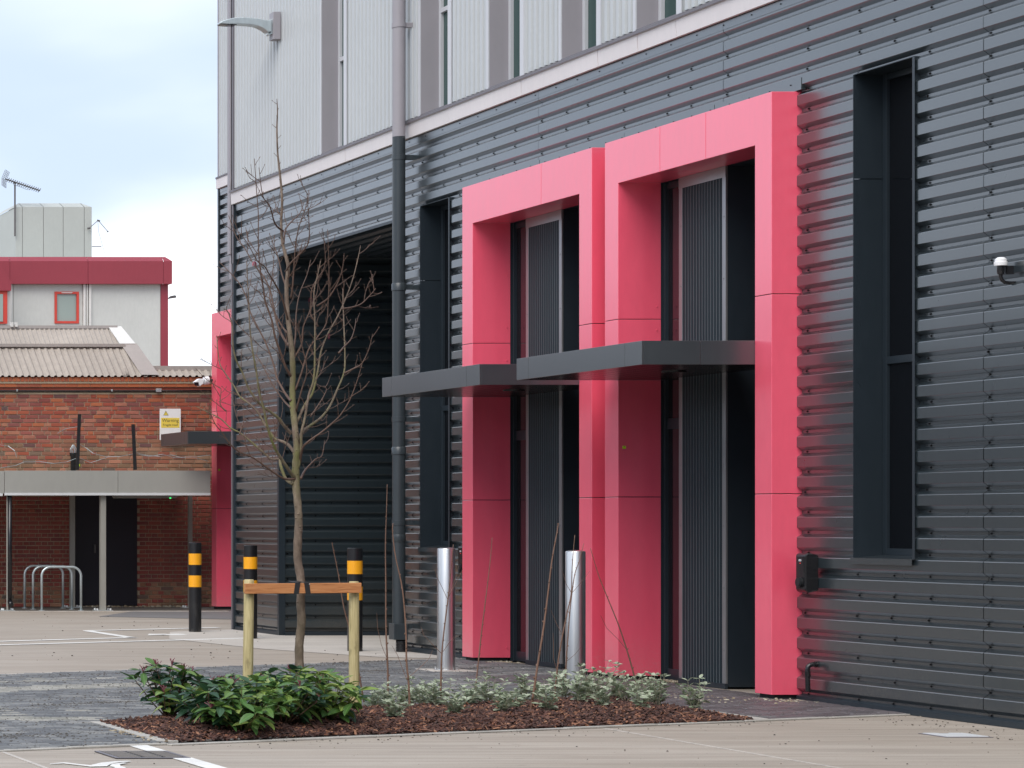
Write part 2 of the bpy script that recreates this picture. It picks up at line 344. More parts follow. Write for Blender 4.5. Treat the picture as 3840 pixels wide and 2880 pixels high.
def recentre(o):
    """move the origin of an unparented mesh to its base centre"""
    me = o.data; xs = [v.co.x for v in me.vertices]; ys = [v.co.y for v in me.vertices]; zs = [v.co.z for v in me.vertices]
    c = Vector(((min(xs) + max(xs)) / 2, (min(ys) + max(ys)) / 2, min(zs)))
    me.transform(Matrix.Translation(-c)); o.location = c
def thing(name, label, cat, group=None):
    o = bpy.data.objects.new(name, None); COL.objects.link(o); o.empty_display_size = 0.2
    o['label'] = label; o['category'] = cat
    if group: o['group'] = group
    return o
def part(name, parent, label=None):
    o = bpy.data.objects.new(name, None); COL.objects.link(o); o.parent = parent; o.empty_display_size = 0.1
    if label: o['label'] = label
    return o
def tag(o, label, cat, group=None):
    o['label'] = label; o['category'] = cat
    if group: o['group'] = group
    return o
def struct(o): o['kind'] = 'structure'; return o
def stuff(o): o['kind'] = 'stuff'; return o
def text(name, s, size, loc, rot, mat, parent, ext=0.0005, align='CENTER'):
    c = bpy.data.curves.new(name, 'FONT'); c.body = s; c.size = size; c.extrude = ext; c.align_x = align; c.align_y = 'CENTER'
    o = bpy.data.objects.new(name, c); COL.objects.link(o); bpy.context.view_layer.update()
    me = bpy.data.meshes.new_from_object(o.evaluated_get(bpy.context.evaluated_depsgraph_get())); bpy.data.objects.remove(o)
    me.materials.clear(); me.materials.append(MATS[mat])
    o = bpy.data.objects.new(name, me); COL.objects.link(o); o.location = loc; o.rotation_euler = rot; o.parent = parent
    return o
def move_root(root, loc):
    """put a finished thing's empty at its base without moving its parts"""
    loc = Vector(loc); root.location = loc
    for ch in root.children: ch.location = Vector(ch.location) - loc
# ================================================================== GROUND
def sheet(name, poly, z, mat, kind='structure'):
    b = MB(); b.add([(p[0], p[1], z) for p in poly], [tuple(range(len(poly)))])
    o = b.build(name, mat); o['kind'] = kind; return o
sheet('ground', [(-500, -400), (500, -400), (500, 700), (-500, 700)], 0.0, 'concrete')
sheet('concrete_apron', [(11.9, 26.4), (10.9, 27.0), (10.25, 28.7), (9.95, 31.2), (10.6, 33.2), (11.74, 33.95), (16, 33.95), (16, 26.4)], 0.004, 'concrete_pale')
sheet('tarmac_verge', [(-30, 40.9), (14.6, 41.25), (14.6, 43.2), (-30, 43.2)], 0.004, 'tarmac')
b = MB(); b.box(-30, 14.0, 40.78, 40.9, 0.0, 0.012); struct(b.build('kerb_line', 'concrete_pale'))
sheet('far_paving', [(11.2, 38.6), (14.2, 36.6), (14.2, 41.2), (12.6, 41.2)], 0.004, 'paving_far')

# block-paved strip: edges measured on the ground
A0, A1 = Vector((3.0, 15.46)), Vector((11.80, 18.90))       # near edge (meets the concrete)
B0, B1 = Vector((3.0, 22.30)), Vector((11.80, 26.66))       # far edge
def near_y(x): return A0.y + (x - A0.x) * (A1.y - A0.y) / (A1.x - A0.x)
def far_y(x): return B0.y + (x - B0.x) * (B1.y - B0.y) / (B1.x - B0.x)
BED = [(5.27, 16.44), (10.15, 18.26), (10.15, 20.22), (5.30, 18.02)]
def in_bed(x, y):
    if not (5.20 < x < 10.28): return False
    lo = 16.44 + (x - 5.27) * (18.36 - 16.44) / 5.15
    hi = 18.02 + (x - 5.30) * (20.35 - 18.02) / 5.12
    return lo - 0.1 < y < hi + 0.08
sheet('paving_bed', [(3.0, near_y(3.0)), (11.72, near_y(11.72)), (11.9, far_y(11.9)), (3.0, far_y(3.0))], 0.004, 'joint_sand')
# edge restraint of pale concrete along both sides of the paving
def strip(mb, a, c, w, z0, z1, n=12, jit=0.0):
    a, c = Vector(a), Vector(c); d = (c - a).normalized(); q = Vector((-d.y, d.x)) * w
    for i in range(n):
        p0 = a + (c - a) * (i / n) + d * 0.004; p1 = a + (c - a) * ((i + 1) / n) - d * 0.004
        j = R.uniform(-jit, jit)
        mb.prism([(p0.x, p0.y), (p1.x, p1.y), (p1.x + q.x, p1.y + q.y), (p0.x + q.x, p0.y + q.y)], 'z', z0, z1 + j)
def edging(name, segs, w, z1, n_per_m, parent=None):
    for a, c in segs:
        a, c = Vector(a), Vector(c); n = max(1, round((c - a).length * n_per_m)); d = (c - a).normalized(); q = Vector((-d.y, d.x)) * w
        for i in range(n):
            p0 = a + (c - a) * (i / n) + d * 0.003; p1 = a + (c - a) * ((i + 1) / n) - d * 0.003
            mb = MB(); mb.prism([(p0.x, p0.y), (p1.x, p1.y), (p1.x + q.x, p1.y + q.y), (p0.x + q.x, p0.y + q.y)], 'z', 0.0, z1 + R.uniform(-0.003, 0.003))
            o = mb.build(name, 'kerb_concrete', parent, bevel=0.004)
            if parent is None: struct(o)
kerb = bpy.data.objects.new('kerb_edging', None); COL.objects.link(kerb); kerb['kind'] = 'structure'
edging('kerb_stone', [((3.0, near_y(3.0) - 0.005), (5.2, near_y(5.2) - 0.005)), ((5.2, near_y(5.2) - 0.06), (11.70, near_y(11.7) - 0.03))], 0.05, 0.014, 1.1, kerb)
edging('kerb_stone', [((3.0, far_y(3.0)), (11.70, far_y(11.7)))], 0.05, 0.012, 1.1, kerb)
edging('kerb_stone', [((5.16, 16.42), (5.18, 18.08)), ((5.30, 18.05), (10.42, 20.38)), ((10.62, 20.42), (10.62, 18.44))][:1], -0.14, 0.020, 1.1, kerb)
edging('kerb_stone', [((5.30, 18.03), (10.15, 20.24))], 0.13, 0.018, 1.1, kerb)
edging('kerb_stone', [((10.165, 18.29), (10.165, 20.36))], -0.14, 0.018, 1.1, kerb)

# blocks, running bond, rows along the strip's own direction
pave = bpy.data.objects.new('block_paving', None); COL.objects.link(pave); pave['kind'] = 'structure'
rowdir = Vector((A1.x - A0.x, A1.y - A0.y)).normalized()
BL, BW = 0.200, 0.100
cells = []
row = 0; y = 12.0
def pale_block(x, yv):
    # pale blocks mark out bays: long bands across the strip and lines along the facade direction
    d1 = yv - (18.16 + (x - 5.0) * 0.02)
    if x < 5.35 and 0 < d1 < 0.33: return True
    t = (yv - near_y(x)) / (far_y(x) - near_y(x))
    if 0.690 < t < 0.765 and x < 8.9: return True
    if 4.72 < x < 4.86 and 18.1 < yv < 20.4: return True
    if x < 4.74 and 18.4 < yv < 19.25 and (18.4 + (4.74 - x) * 1.5) > yv: return True
    if t > 0.845 and t < 0.862 and x < 7.0: return True
    if 6.05 < x < 6.2 and t > 0.82 and t < 0.9: return True
    return False
yy = 14.8
while yy < 27.0:
    off = (row % 2) * BL / 2
    xx = 2.6 + off
    while xx < 11.9:
        cx, cy = xx + BL / 2, yy + BW / 2
        # clip the blocks to the strip
        x0, x1 = max(xx, 3.0), min(xx + BL, 11.735)
        if x1 - x0 > 0.03 and cy - 0.5 * BW > near_y(cx) + 0.045 and cy + 0.5 * BW < far_y(cx) + 0.0 and not in_bed(cx, cy):
            cells.append((x0, x1, yy, yy + BW))
        xx += BL
    yy += BW; row += 1
# short cut pieces along the oblique near edge, so that no gap opens against the kerb
xx = 3.0
while xx < 11.7:
    x1 = min(xx + BL, 11.7); yb = max(near_y(xx), near_y(x1)) + 0.006
    yt = 14.8 + math.ceil((yb - 14.8) / BW) * BW
    if not in_bed((xx + x1) / 2, yb + 0.05) and yt - yb > 0.02: cells.append((xx, x1, yb, yt))
    xx = x1
cells.sort(key=lambda c: c[2])
def block_mb(mb, w, l, h, cx=0, cy=0, cz=0, tx=0, ty=0):
    c = 0.006
    vs = [(-w, -l, 0), (w, -l, 0), (w, l, 0), (-w, l, 0), (-w, -l, h - c), (w, -l, h - c), (w, l, h - c), (-w, l, h - c),
          (-w + c, -l + c, h), (w - c, -l + c, h), (w - c, l - c, h), (-w + c, l - c, h)]
    vs = [(x + cx, y + cy, z + cz + (x * tx + y * ty if z > 0 else 0)) for x, y, z in vs]
    mb.add(vs, [(0, 1, 5, 4), (1, 2, 6, 5), (2, 3, 7, 6), (3, 0, 4, 7), (4, 5, 9, 8), (5, 6, 10, 9), (6, 7, 11, 10), (7, 4, 8, 11), (8, 9, 10, 11)])
bases = {}
def base_block(mat):
    if mat not in bases:
        mb = MB(); block_mb(mb, BL / 2 - 0.006, BW / 2 - 0.006, 0.012); bases[mat] = mb.mesh('paving_block', mat)
    return bases[mat]
mass = {k: MB() for k in ('paver_dark', 'paver_warm', 'paver_pale')}
nind = 0
for (x0, x1, y0, y1) in cells:
    cx, cy = (x0 + x1) / 2, (y0 + y1) / 2
    mat = 'paver_pale' if pale_block(cx, cy) else ('paver_warm' if cx > 10.25 + R.uniform(-0.25, 0.25) and cy < 23.5 else 'paver_dark')
    if mat == 'paver_dark' and R.random() < 0.002: mat = 'paver_pale'
    if nind < 300 and abs(x1 - x0 - BL) < 1e-4 and abs(y1 - y0 - BW) < 1e-4 and (cx + 0.0) * F / cy - VX > -60:
        o = bpy.data.objects.new('paving_block', base_block(mat)); COL.objects.link(o); o.parent = pave
        o.location = (cx, cy, 0.0045 + R.uniform(-0.0015, 0.0015)); o.rotation_euler = (R.uniform(-0.012, 0.012), R.uniform(-0.008, 0.008), R.uniform(-0.006, 0.006)); nind += 1
    else:
        block_mb(mass[mat], (x1 - x0) / 2 - 0.006, (y1 - y0) / 2 - 0.006, 0.012, cx, cy, 0.0045 + R.uniform(-0.0015, 0.0015), R.uniform(-0.012, 0.012), R.uniform(-0.02, 0.02))
for k, mb in mass.items(): stuff(mb.build('paving_blocks', k, pave))

# painted bay markings (thermoplastic, 3 mm proud)
marks = bpy.data.objects.new('road_markings', None); COL.objects.link(marks); marks['kind'] = 'structure'
def line_on_ground(name, pts, w, z=0.004, h=0.003):
    mb = MB(); pts = [Vector((p[0], p[1])) for p in pts]; n = len(pts); L_, R_ = [], []
    for i, p in enumerate(pts):
        d = (pts[min(i + 1, n - 1)] - pts[max(0, i - 1)]).normalized(); q = Vector((-d.y, d.x)) * (w[i] if isinstance(w, list) else w) / 2
        q = q * (1 + R.uniform(-0.04, 0.04)); L_.append(p + q); R_.append(p - q)
    for i in range(n - 1):
        mb.prism([tuple(R_[i]), tuple(R_[i + 1]), tuple(L_[i + 1]), tuple(L_[i])], 'z', z, z + h)
    return mb.build(name, 'road_paint', marks)
def seg(a, c, k=6): return [(a[0] + (c[0] - a[0]) * i / k, a[1] + (c[1] - a[1]) * i / k) for i in range(k + 1)]
line_on_ground('bay_line', seg((9.56, 33.45), (9.56, 31.45)), 0.13)
line_on_ground('bay_line', seg((9.55, 33.50), (11.7, 34.5)), 0.14)
line_on_ground('bay_line', seg((4.5, 28.9), (9.60, 31.52), 10), 0.13)
line_on_ground('bay_line', seg((4.5, 28.2), (11.2, 31.45), 10), 0.13)
line_on_ground('bay_line', seg((4.975, 16.28), (4.975, 15.80)), 0.125)
line_on_ground('bay_line', seg((4.985, 15.40), (4.985, 10.5), 10), 0.125)
def gp(x, y): v = G(x, y); return (v.x, v.y)
line_on_ground('bay_symbol', [gp(*p) for p in ((188, 2868), (240, 2864), (300, 2871), (345, 2876), (372, 2874), (400, 2865), (440, 2860), (487, 2858))], [0.01, 0.05, 0.04, 0.06, 0.10, 0.07, 0.05, 0.03])
line_on_ground('bay_symbol', [gp(*p) for p in ((470, 2864), (435, 2869), (432, 2876), (455, 2881), (430, 2890), (400, 2890))], [0.03, 0.05, 0.06, 0.06, 0.06, 0.06])
line_on_ground('bay_symbol', [gp(*p) for p in ((562, 2383), (590, 2380), (620, 2381), (650, 2381), (680, 2380), (700, 2381))], [0.06, 0.28, 0.40, 0.26, 0.32, 0.08])
# saw-cut joints in the slab, filled with pale sealant
mb = MB()
mb.box(8.735, 8.760, 12.0, 17.62, 0.0005, 0.0045)
mb.box(3.955, 3.985, 12.0, 15.80, 0.0005, 0.0045)
struct(mb.build('slab_joint', 'concrete_pale'))

# ================================================================== MAIN BUILDING
XW = 11.71                      # crown plane of the dark cladding
PITCH, DEP = 1 / 6, 0.042
bld = thing('unit_building', 'long dark grey ribbed metal building with pink portals and pale upper storey', 'building')
def ribline(z0, z1, off=0.031):
    """list of (z, depth) from z0 up to z1 following the trapezoid profile; depth 0 = crown, 1 = valley"""
    pts = []
    k = math.floor((z0 - off) / PITCH) - 1
    while off + k * PITCH < z1 + PITCH:
        zt = off + k * PITCH
        pts += [(zt - 0.1430, 1.0), (zt - 0.1415 + 0.0, 1.0), (zt - 0.1190, 1.0), (zt - 0.0900, 0.05), (zt - 0.0875, 0.0), (zt - 0.009, 0.0), (zt - 0.004, 0.045), (zt, 0.16), (zt + 0.0236, 1.0)]
        k += 1
    pts.sort()
    # clip
    res = []
    def lerp(za):
        for (a, da), (c, dc) in zip(pts, pts[1:]):
            if a <= za <= c: return (za, da + (dc - da) * ((za - a) / (c - a) if c > a else 0))
        return (za, 0)
    res.append(lerp(z0)); res += [p for p in pts if z0 + 1e-4 < p[0] < z1 - 1e-4]; res.append(lerp(z1))
    return res
def ribs_yz(mb, x, y0, y1, z0, z1, lean=0.0, zb=None, tl=0.0):
    """ribbed sheet in the plane X = x facing -X, between y0 and y1"""
    pr = ribline(z0, z1); zb = z0 if zb is None else zb
    vs = []
    for z, d in pr:
        xx = x + d * DEP - lean * max(0, 1 - (z - zb) / 1.0)
        vs += [(xx, y0, z), (xx + tl, y1, z)]
    mb.add(vs, [(2 * i, 2 * i + 2, 2 * i + 3, 2 * i + 1) for i in range(len(pr) - 1)])
def ribs_xz(mb, y, x0, x1, z0, z1):
    pr = ribline(z0, z1); vs = []
    for z, d in pr: vs += [(x0, y + d * DEP, z), (x1, y + d * DEP, z)]
    mb.add(vs, [(2 * i, 2 * i + 1, 2 * i + 3, 2 * i + 2) for i in range(len(pr) - 1)])
OPEN = [(18.81, 19.56, 1.20, 5.05), (27.03, 27.76, 1.20, 5.06), (28.42, 32.16, -1, 5.00),
        (20.368, 23.162, -1, 5.12), (23.408, 26.232, -1, 5.12)]
JY = [10.0, 14.5, 17.99, 21.49, 24.94, 27.82, 29.73, 30.67, 33.88]
ZC = [0.05] + [k + 0.052 for k in range(1, 6)] + [5.80]
for j in range(len(JY) - 1):
    for k in range(len(ZC) - 1):
        a, c, z0, z1 = JY[j] + 0.003, JY[j + 1] - 0.003, ZC[k], min(ZC[k + 1] + 0.02, 5.83)
        cuts = sorted({a, c} | {v for o in OPEN for v in o[:2] if a < v < c})
        ox = R.uniform(-0.0008, 0.0008)
        for y0, y1 in zip(cuts, cuts[1:]):
            mb = MB()
            ym = (y0 + y1) / 2; segs = [(z0, z1)]
            for o in OPEN:
                if o[0] < ym < o[1]:
                    ns = []
                    for s0, s1 in segs:
                        if o[3] <= s0 or o[2] >= s1: ns.append((s0, s1))
                        else:
                            if o[2] > s0: ns.append((s0, o[2]))
                            if o[3] < s1: ns.append((o[3], s1))
                    segs = ns
            for s0, s1 in segs:
                if s1 - s0 > 0.01: ribs_yz(mb, XW + ox, y0, y1, s0, s1, 0.0025, z0, 0.0)
            if mb.v: mb.build('cladding_sheet', 'dark_metal', bld)
# dark sealed joints between sheets
mb = MB()
for yj in JY[1:-1]:
    zz = 5.12 if any(o[0] - 0.03 < yj < o[1] + 0.03 for o in OPEN) else 0.05
    mb.box(XW + DEP + 0.004, XW + DEP + 0.008, yj - 0.03, yj + 0.03, zz, 5.8)
stuff(mb.build('joint_backing', 'black_matt', bld))
# fixings
SY = [14.9, 15.5, 16.2, 16.9, 17.57, 17.97, 18.67, 19.12, 19.58, 20.28, 21.50, 22.1, 22.5, 23.3, 24.0, 24.43, 24.965, 25.55, 26.03, 26.44, 26.85, 27.27, 27.84, 28.1, 29.1, 29.75, 30.3, 30.69, 31.3, 32.3, 32.9, 33.5]
mb = MB()
k = 0
while 0.031 + k * PITCH < 5.8:
    zc = 0.031 + k * PITCH - 0.131; k += 1
    for yc in SY:
        y_ = yc + R.uniform(-0.012, 0.012) + (0.03 if k % 6 == 0 else 0)
        if zc < 0.06 or any(o[0] - 0.015 < y_ < o[1] + 0.015 and o[2] - 0.02 < zc < o[3] + 0.02 for o in OPEN): continue
        mb.tube([(XW + DEP + 0.002, y_, zc), (XW + DEP - 0.004, y_, zc)], 0.010, 6)
        mb.tube([(XW + DEP - 0.003, y_, zc), (XW + DEP - 0.011, y_, zc)], 0.0065, 6)
stuff(mb.build('fixing_screws', 'black_plastic', bld))
# base and head flashings
for y0, y1 in ((10, 20.36), (26.24, 28.40), (32.20, 33.9)):
    mb = MB()
    mb.add([(XW - 0.012, y0, 0.003), (XW - 0.012, y1, 0.003), (XW - 0.010, y1, 0.045), (XW - 0.010, y0, 0.045), (XW + 0.04, y0, 0.062), (XW + 0.04, y1, 0.062)], [(0, 3, 2, 1), (3, 4, 5, 2)])
    mb.build('base_flashing', 'dark_smooth', bld)
mb = MB()
for y0, y1 in zip(JY, JY[1:]):
    mb.box(XW - 0.004, XW + 0.03, y0 + 0.002, y1 - 0.002, 5.795, 5.868)
mb.build('head_flashing', 'dark_metal', bld)
mb = MB()
for y0, y1 in ((20.30, 21.62), (21.63, 23.20), (23.205, 24.9), (24.91, 26.24)): mb.box(XW - 0.006, XW + 0.03, y0, y1, 5.066, 5.165)
mb.build('portal_flashing', 'dark_metal', bld)
mb = MB(); yc = 20.45
while yc < 26.2:
    mb.tube([(XW - 0.004, yc, 5.125), (XW - 0.012, yc, 5.125)], 0.006, 6); yc += 0.31
yc = 14.0
while yc < 33.8:
    mb.tube([(XW - 0.002, yc, 5.835), (XW - 0.010, yc, 5.835)], 0.006, 6); yc += 0.44
stuff(mb.build('flashing_screws', 'black_plastic', bld))
# pale band and its cap
BJ = [10.0, 14.0, 17.5, 19.6, 22.20, 22.88, 23.63, 25.22, 26.95, 29.86, 33.90]
for y0, y1 in zip(BJ, BJ[1:]):
    mb = MB(); e = R.uniform(-0.002, 0.002); mb.prism([(11.668 + e, 5.872), (11.73, 5.872), (11.73, 6.052), (11.660 + e, 6.052)], 'y', y0 + 0.004, y1 - 0.004)
    mb.build('band_panel', 'band_metal', bld, bevel=0.002)
mb = MB()
for y0, y1 in ((10, 18.1), (18.1, 22.2), (22.2, 26.05), (26.05, 30.1), (30.1, 33.91)):
    mb.prism([(11.640, 6.032), (11.640, 6.062), (11.715, 6.094), (11.725, 6.086), (11.66, 6.050), (11.66, 6.040)], 'y', y0 + 0.001, y1)
mb.build('band_cap', 'cap_grey', bld)
mb = MB(); mb.box(11.70, 11.74, 10, 33.88, 5.866, 5.874); mb.build('band_shadow_gap', 'black_matt', bld)

# upper storey: vertical ribbed sheets between tall slot windows
UW = [(29.97, 30.69), (27.03, 27.75), (25.31, 26.03), (23.71, 24.42), (22.24, 22.96), (19.4, 20.12), (16.9, 17.62), (13.9, 14.62)]
ZU0, ZU1 = 6.085, 10.2
def vribs(mb, x, y0, y1, z0, z1, pitch=0.112, crown=0.050, dep=0.034):
    ys = []; k = math.floor(y0 / pitch)
    pts = []
    while k * pitch < y1 + pitch:
        yb = k * pitch; pts += [(yb, 0.0), (yb + crown * 0.5, 0.0), (yb + crown, 0.0), (yb + crown + 0.014, 1.0), (yb + pitch - 0.014, 1.0)]; k += 1
    pts.sort()
    def lerp(v):
        for (a, da), (c, dc) in zip(pts, pts[1:]):
            if a <= v <= c: return (v, da + (dc - da) * ((v - a) / (c - a) if c > a else 0))
        return (v, 0)
    res = [lerp(y0)] + [p for p in pts if y0 + 1e-4 < p[0] < y1 - 1e-4] + [lerp(y1)]
    vs = []
    for yv, d in res: vs += [(x + d * dep, yv, z0), (x + d * dep, yv, z1)]
    mb.add(vs, [(2 * i, 2 * i + 1, 2 * i + 3, 2 * i + 2) for i in range(len(res) - 1)])
edges = sorted([10.0, 33.9] + [v for w in UW for v in w])
for y0, y1 in zip(edges[::2], edges[1::2]):
    n = max(1, round((y1 - y0) / 1.7))
    for i in range(n):
        a = y0 + 0.09 * (0 if i else 0) + (y1 - y0) * i / n; c = y0 + (y1 - y0) * (i + 1) / n
        mb = MB(); vribs(mb, 11.70 + R.uniform(-0.001, 0.001), a, c, ZU0 + 0.012, ZU1); mb.build('upper_sheet', 'light_metal', bld)
for (y0, y1) in UW:
    w = part('upper_window', bld)
    mb = MB(); mb.box(11.70, 11.97, y1 - 0.0, y1 + 0.006, ZU0, ZU1); mb.box(11.70, 11.97, y0 - 0.006, y0, ZU0, ZU1); mb.build('reveal', 'reveal_grey', w)
    mb = MB(); mb.box(11.688, 11.699, y0 - 0.085, y0 - 0.002, ZU0, ZU1); mb.box(11.688, 11.699, y1 + 0.002, y1 + 0.05, ZU0, ZU1); mb.build('jamb_trim', 'light_flat', w)
    mb = MB()
    mb.box(11.90, 11.96, y1 - 0.05, y1 - 0.001, ZU0, ZU1); mb.box(11.90, 11.96, y0 + 0.001, y0 + 0.05, ZU0, ZU1)
    mb.box(11.90, 11.955, y0 + 0.05, y1 - 0.05, ZU0 + 0.0, ZU0 + 0.05); mb.box(11.90, 11.955, y0 + 0.05, y1 - 0.05, 7.235, 7.285); mb.box(11.90, 11.955, y0 + 0.05, y1 - 0.05, 9.4, 9.45)
    mb.build('frame', 'light_flat', w, bevel=0.002)
    mb = MB(); mb.box(11.935, 11.945, y0 + 0.04, y1 - 0.04, ZU0 + 0.02, ZU1 - 0.02); mb.build('pane', 'glass_teal', w)
    mb = MB(); mb.box(11.69, 11.92, y0, y1, ZU0 - 0.002, ZU0 + 0.008); mb.build('sill', 'cap_grey', w)
mb = MB(); mb.box(11.68, 11.705, 33.86, 33.93, 5.06, ZU1); mb.box(11.68, 12.2, 33.90, 33.93, 0, ZU1); mb.build('corner_trim', 'cap_grey', bld)
mb = MB(); mb.box(11.69, 11.75, 33.85, 33.91, 0.0, 5.06); mb.box(11.69, 11.75, 33.85, 33.91, 5.06, 5.865); mb.build('corner_trim', 'dark_smooth', bld)

# lower slot windows
for (y0, y1, zt) in ((18.81, 19.56, 5.05), (27.03, 27.76, 5.06)):
    w = part('slot_window', bld); zb = 1.20
    mb = MB()
    mb.box(11.700, 11.93, y1 + 0.001, y1 + 0.008, zb, 4.217); mb.box(11.700, 11.93, y1 + 0.001, y1 + 0.008, 4.223, zt)
    mb.box(11.700, 11.93, y0 - 0.008, y0 - 0.001, zb, 4.217); mb.box(11.700, 11.93, y0 - 0.008, y0 - 0.001, 4.223, zt)
    mb.box(11.702, 11.93, y0 - 0.006, y1 + 0.006, zt, zt + 0.006)
    mb.box(11.694, 11.700, y1 + 0.001, y1 + 0.006, zb, zt); mb.box(11.696, 11.70, y0 - 0.03, y0 - 0.001, zb, zt)
    mb.build('reveal', 'dark_smooth', w)
    mb = MB(); mb.prism([(11.680, 1.150), (11.683, 1.150), (11.683, 1.196), (11.93, 1.216), (11.93, 1.222), (11.680, 1.200)], 'y', y0 - 0.02, y1 + 0.02); mb.build('sill', 'dark_metal', w)
    mb = MB()
    mb.box(11.925, 11.975, y1 - 0.055, y1 - 0.002, zb + 0.022, zt); mb.box(11.925, 11.975, y0 + 0.002, y0 + 0.055, zb + 0.022, zt)
    for za, zc in ((zb + 0.022, zb + 0.075), (2.74, 2.80), (zt - 0.05, zt - 0.002)): mb.box(11.928, 11.97, y0 + 0.055, y1 - 0.055, za, zc)
    mb.build('frame', 'dark_smooth', w, bevel=0.002)
    mb = MB(); mb.box(11.950, 11.958, y0 + 0.05, y1 - 0.05, zb + 0.06, 2.75); mb.box(11.950, 11.958, y0 + 0.05, y1 - 0.05, 2.79, zt - 0.04); mb.build('pane', 'glass_dark', w)

# solid core behind the skins, leaving the loading bay open
mb = MB()
mb.box(12.75, 26, 10.0, 28.30, 0, 10.1); mb.box(12.75, 26, 32.30, 33.88, 0, 10.1); mb.box(12.76, 26, 28.31, 32.29, 5.2, 10.09); mb.box(16.2, 26, 28.31, 32.29, 0, 5.19)
mb.quad((11.72, 10.01, 10.15), (26, 10.01, 10.15), (26, 33.88, 10.15), (11.72, 33.88, 10.15))
mb.quad((11.72, 10.01, 0), (26, 10.01, 0), (26, 10.01, 10.15), (11.72, 10.01, 10.15))
mb.build('inner_wall', 'black_matt', bld)

# loading bay recess
bay = part('recessed_bay', bld)
for k in range(5):
    mb = MB(); ribs_xz(mb, 32.16, XW + 0.05, 16.2, ZC[k], min(ZC[k + 1], 4.99)); mb.build('bay_side_sheet', 'dark_metal', bay)
mb = MB(); ribs_yz(mb, 16.15, 28.42, 32.16, 0.02, 4.99); mb.build('bay_back_wall', 'dark_metal', bay)
mb = MB(); mb.box(XW + 0.05, 16.2, 28.36, 28.42, 0, 5.0); mb.build('bay_near_wall', 'dark_smooth', bay)
mb = MB(); xx = XW + 0.03
while xx < 16.2:
    mb.add([(xx, 28.42, 4.965), (xx, 32.16, 4.965), (xx + 0.1, 32.16, 4.965), (xx + 0.1, 28.42, 4.965), (xx + 0.125, 28.42, 4.995), (xx + 0.125, 32.16, 4.995), (xx + 0.2, 28.42, 4.995), (xx + 0.2, 32.16, 4.995), (xx + 0.225, 28.42, 4.965), (xx + 0.225, 32.16, 4.965)],
           [(0, 1, 2, 3), (3, 2, 5, 4), (4, 5, 7, 6), (6, 7, 9, 8)]); xx += 0.225
mb.build('bay_soffit', 'dark_smooth', bay)
mb = MB(); mb.box(11.692, 11.775, 32.148, 32.21, 0.0, 4.99); mb.box(11.692, 11.775, 28.37, 28.425, 0.0, 4.99); mb.box(11.695, 11.76, 28.40, 32.16, 4.965, 4.998)
mb.build('bay_trim', 'dark_smooth', bay)
mb = MB(); mb.box(11.76, 16.15, 32.10, 32.155, 0.006, 0.05); mb.build('bay_base_flashing', 'dark_smooth', bay)
mb = MB()
for k in range(30):
    zc = 0.031 + k * PITCH - 0.127
    if zc > 0.1:
        for xc in (11.82, 12.19, 12.75, 13.3): mb.tube([(xc, 32.16 + DEP, zc), (xc, 32.16 + DEP - 0.012, zc)], 0.009, 6)
stuff(mb.build('bay_screws', 'black_plastic', bay))

# ------------------------------------------------------------------ pink portals
def portal(root, xf, xw, y0, y1, zt=5.06, zs=4.65, w=0.25, xr=11.90, joints=(), zj=(1.72, 3.38), name='pink_portal'):
    p = part(name, root); g = 0.003; yi0, yi1 = y0 + w, y1 - w; zb = 0.05
    def pan(poly): 
        mb = MB(); mb.prism(poly, 'x', xf, xr); mb.build('portal_panel', 'pink', p, bevel=0.003)
    for a, c in ((y0, yi0), (yi1, y1)):
        pan([(a, zb), (c, zb), (c, zj[0] - g), (a, zj[0] - g)]); pan([(a, zj[0] + g), (c, zj[0] + g), (c, zj[1] - g), (a, zj[1] - g)])
    js = sorted(joints)
    if js:
        pan([(y0, zj[1] + g), (yi0, zj[1] + g), (yi0, zs), (js[0] - g, zs), (js[0] - g, zt), (y0, zt)])
        for a, c in zip(js, js[1:]): pan([(a + g, zs), (c - g, zs), (c - g, zt), (a + g, zt)])
        pan([(yi1, zj[1] + g), (y1, zj[1] + g), (y1, zt), (js[-1] + g, zt), (js[-1] + g, zs), (yi1, zs)])
    mb = MB(); 
    for a, c in ((y0 + 0.02, yi0 - 0.02), (yi1 + 0.02, y1 - 0.02)): mb.box(xf + 0.03, xr - 0.02, a, c, 0.0, 0.052)
    for a, c in ((y0 + 0.008, yi0 - 0.008), (yi1 + 0.008, y1 - 0.008)):
        for zz in zj: mb.box(xf + 0.008, xr - 0.01, a, c, zz - 0.01, zz + 0.01)
    for j in js: mb.box(xf + 0.008, xr - 0.01, j - 0.01, j + 0.01, zs + 0.008, zt - 0.008)
    mb.build('portal_core', 'black_matt', p)
    return yi0, yi1
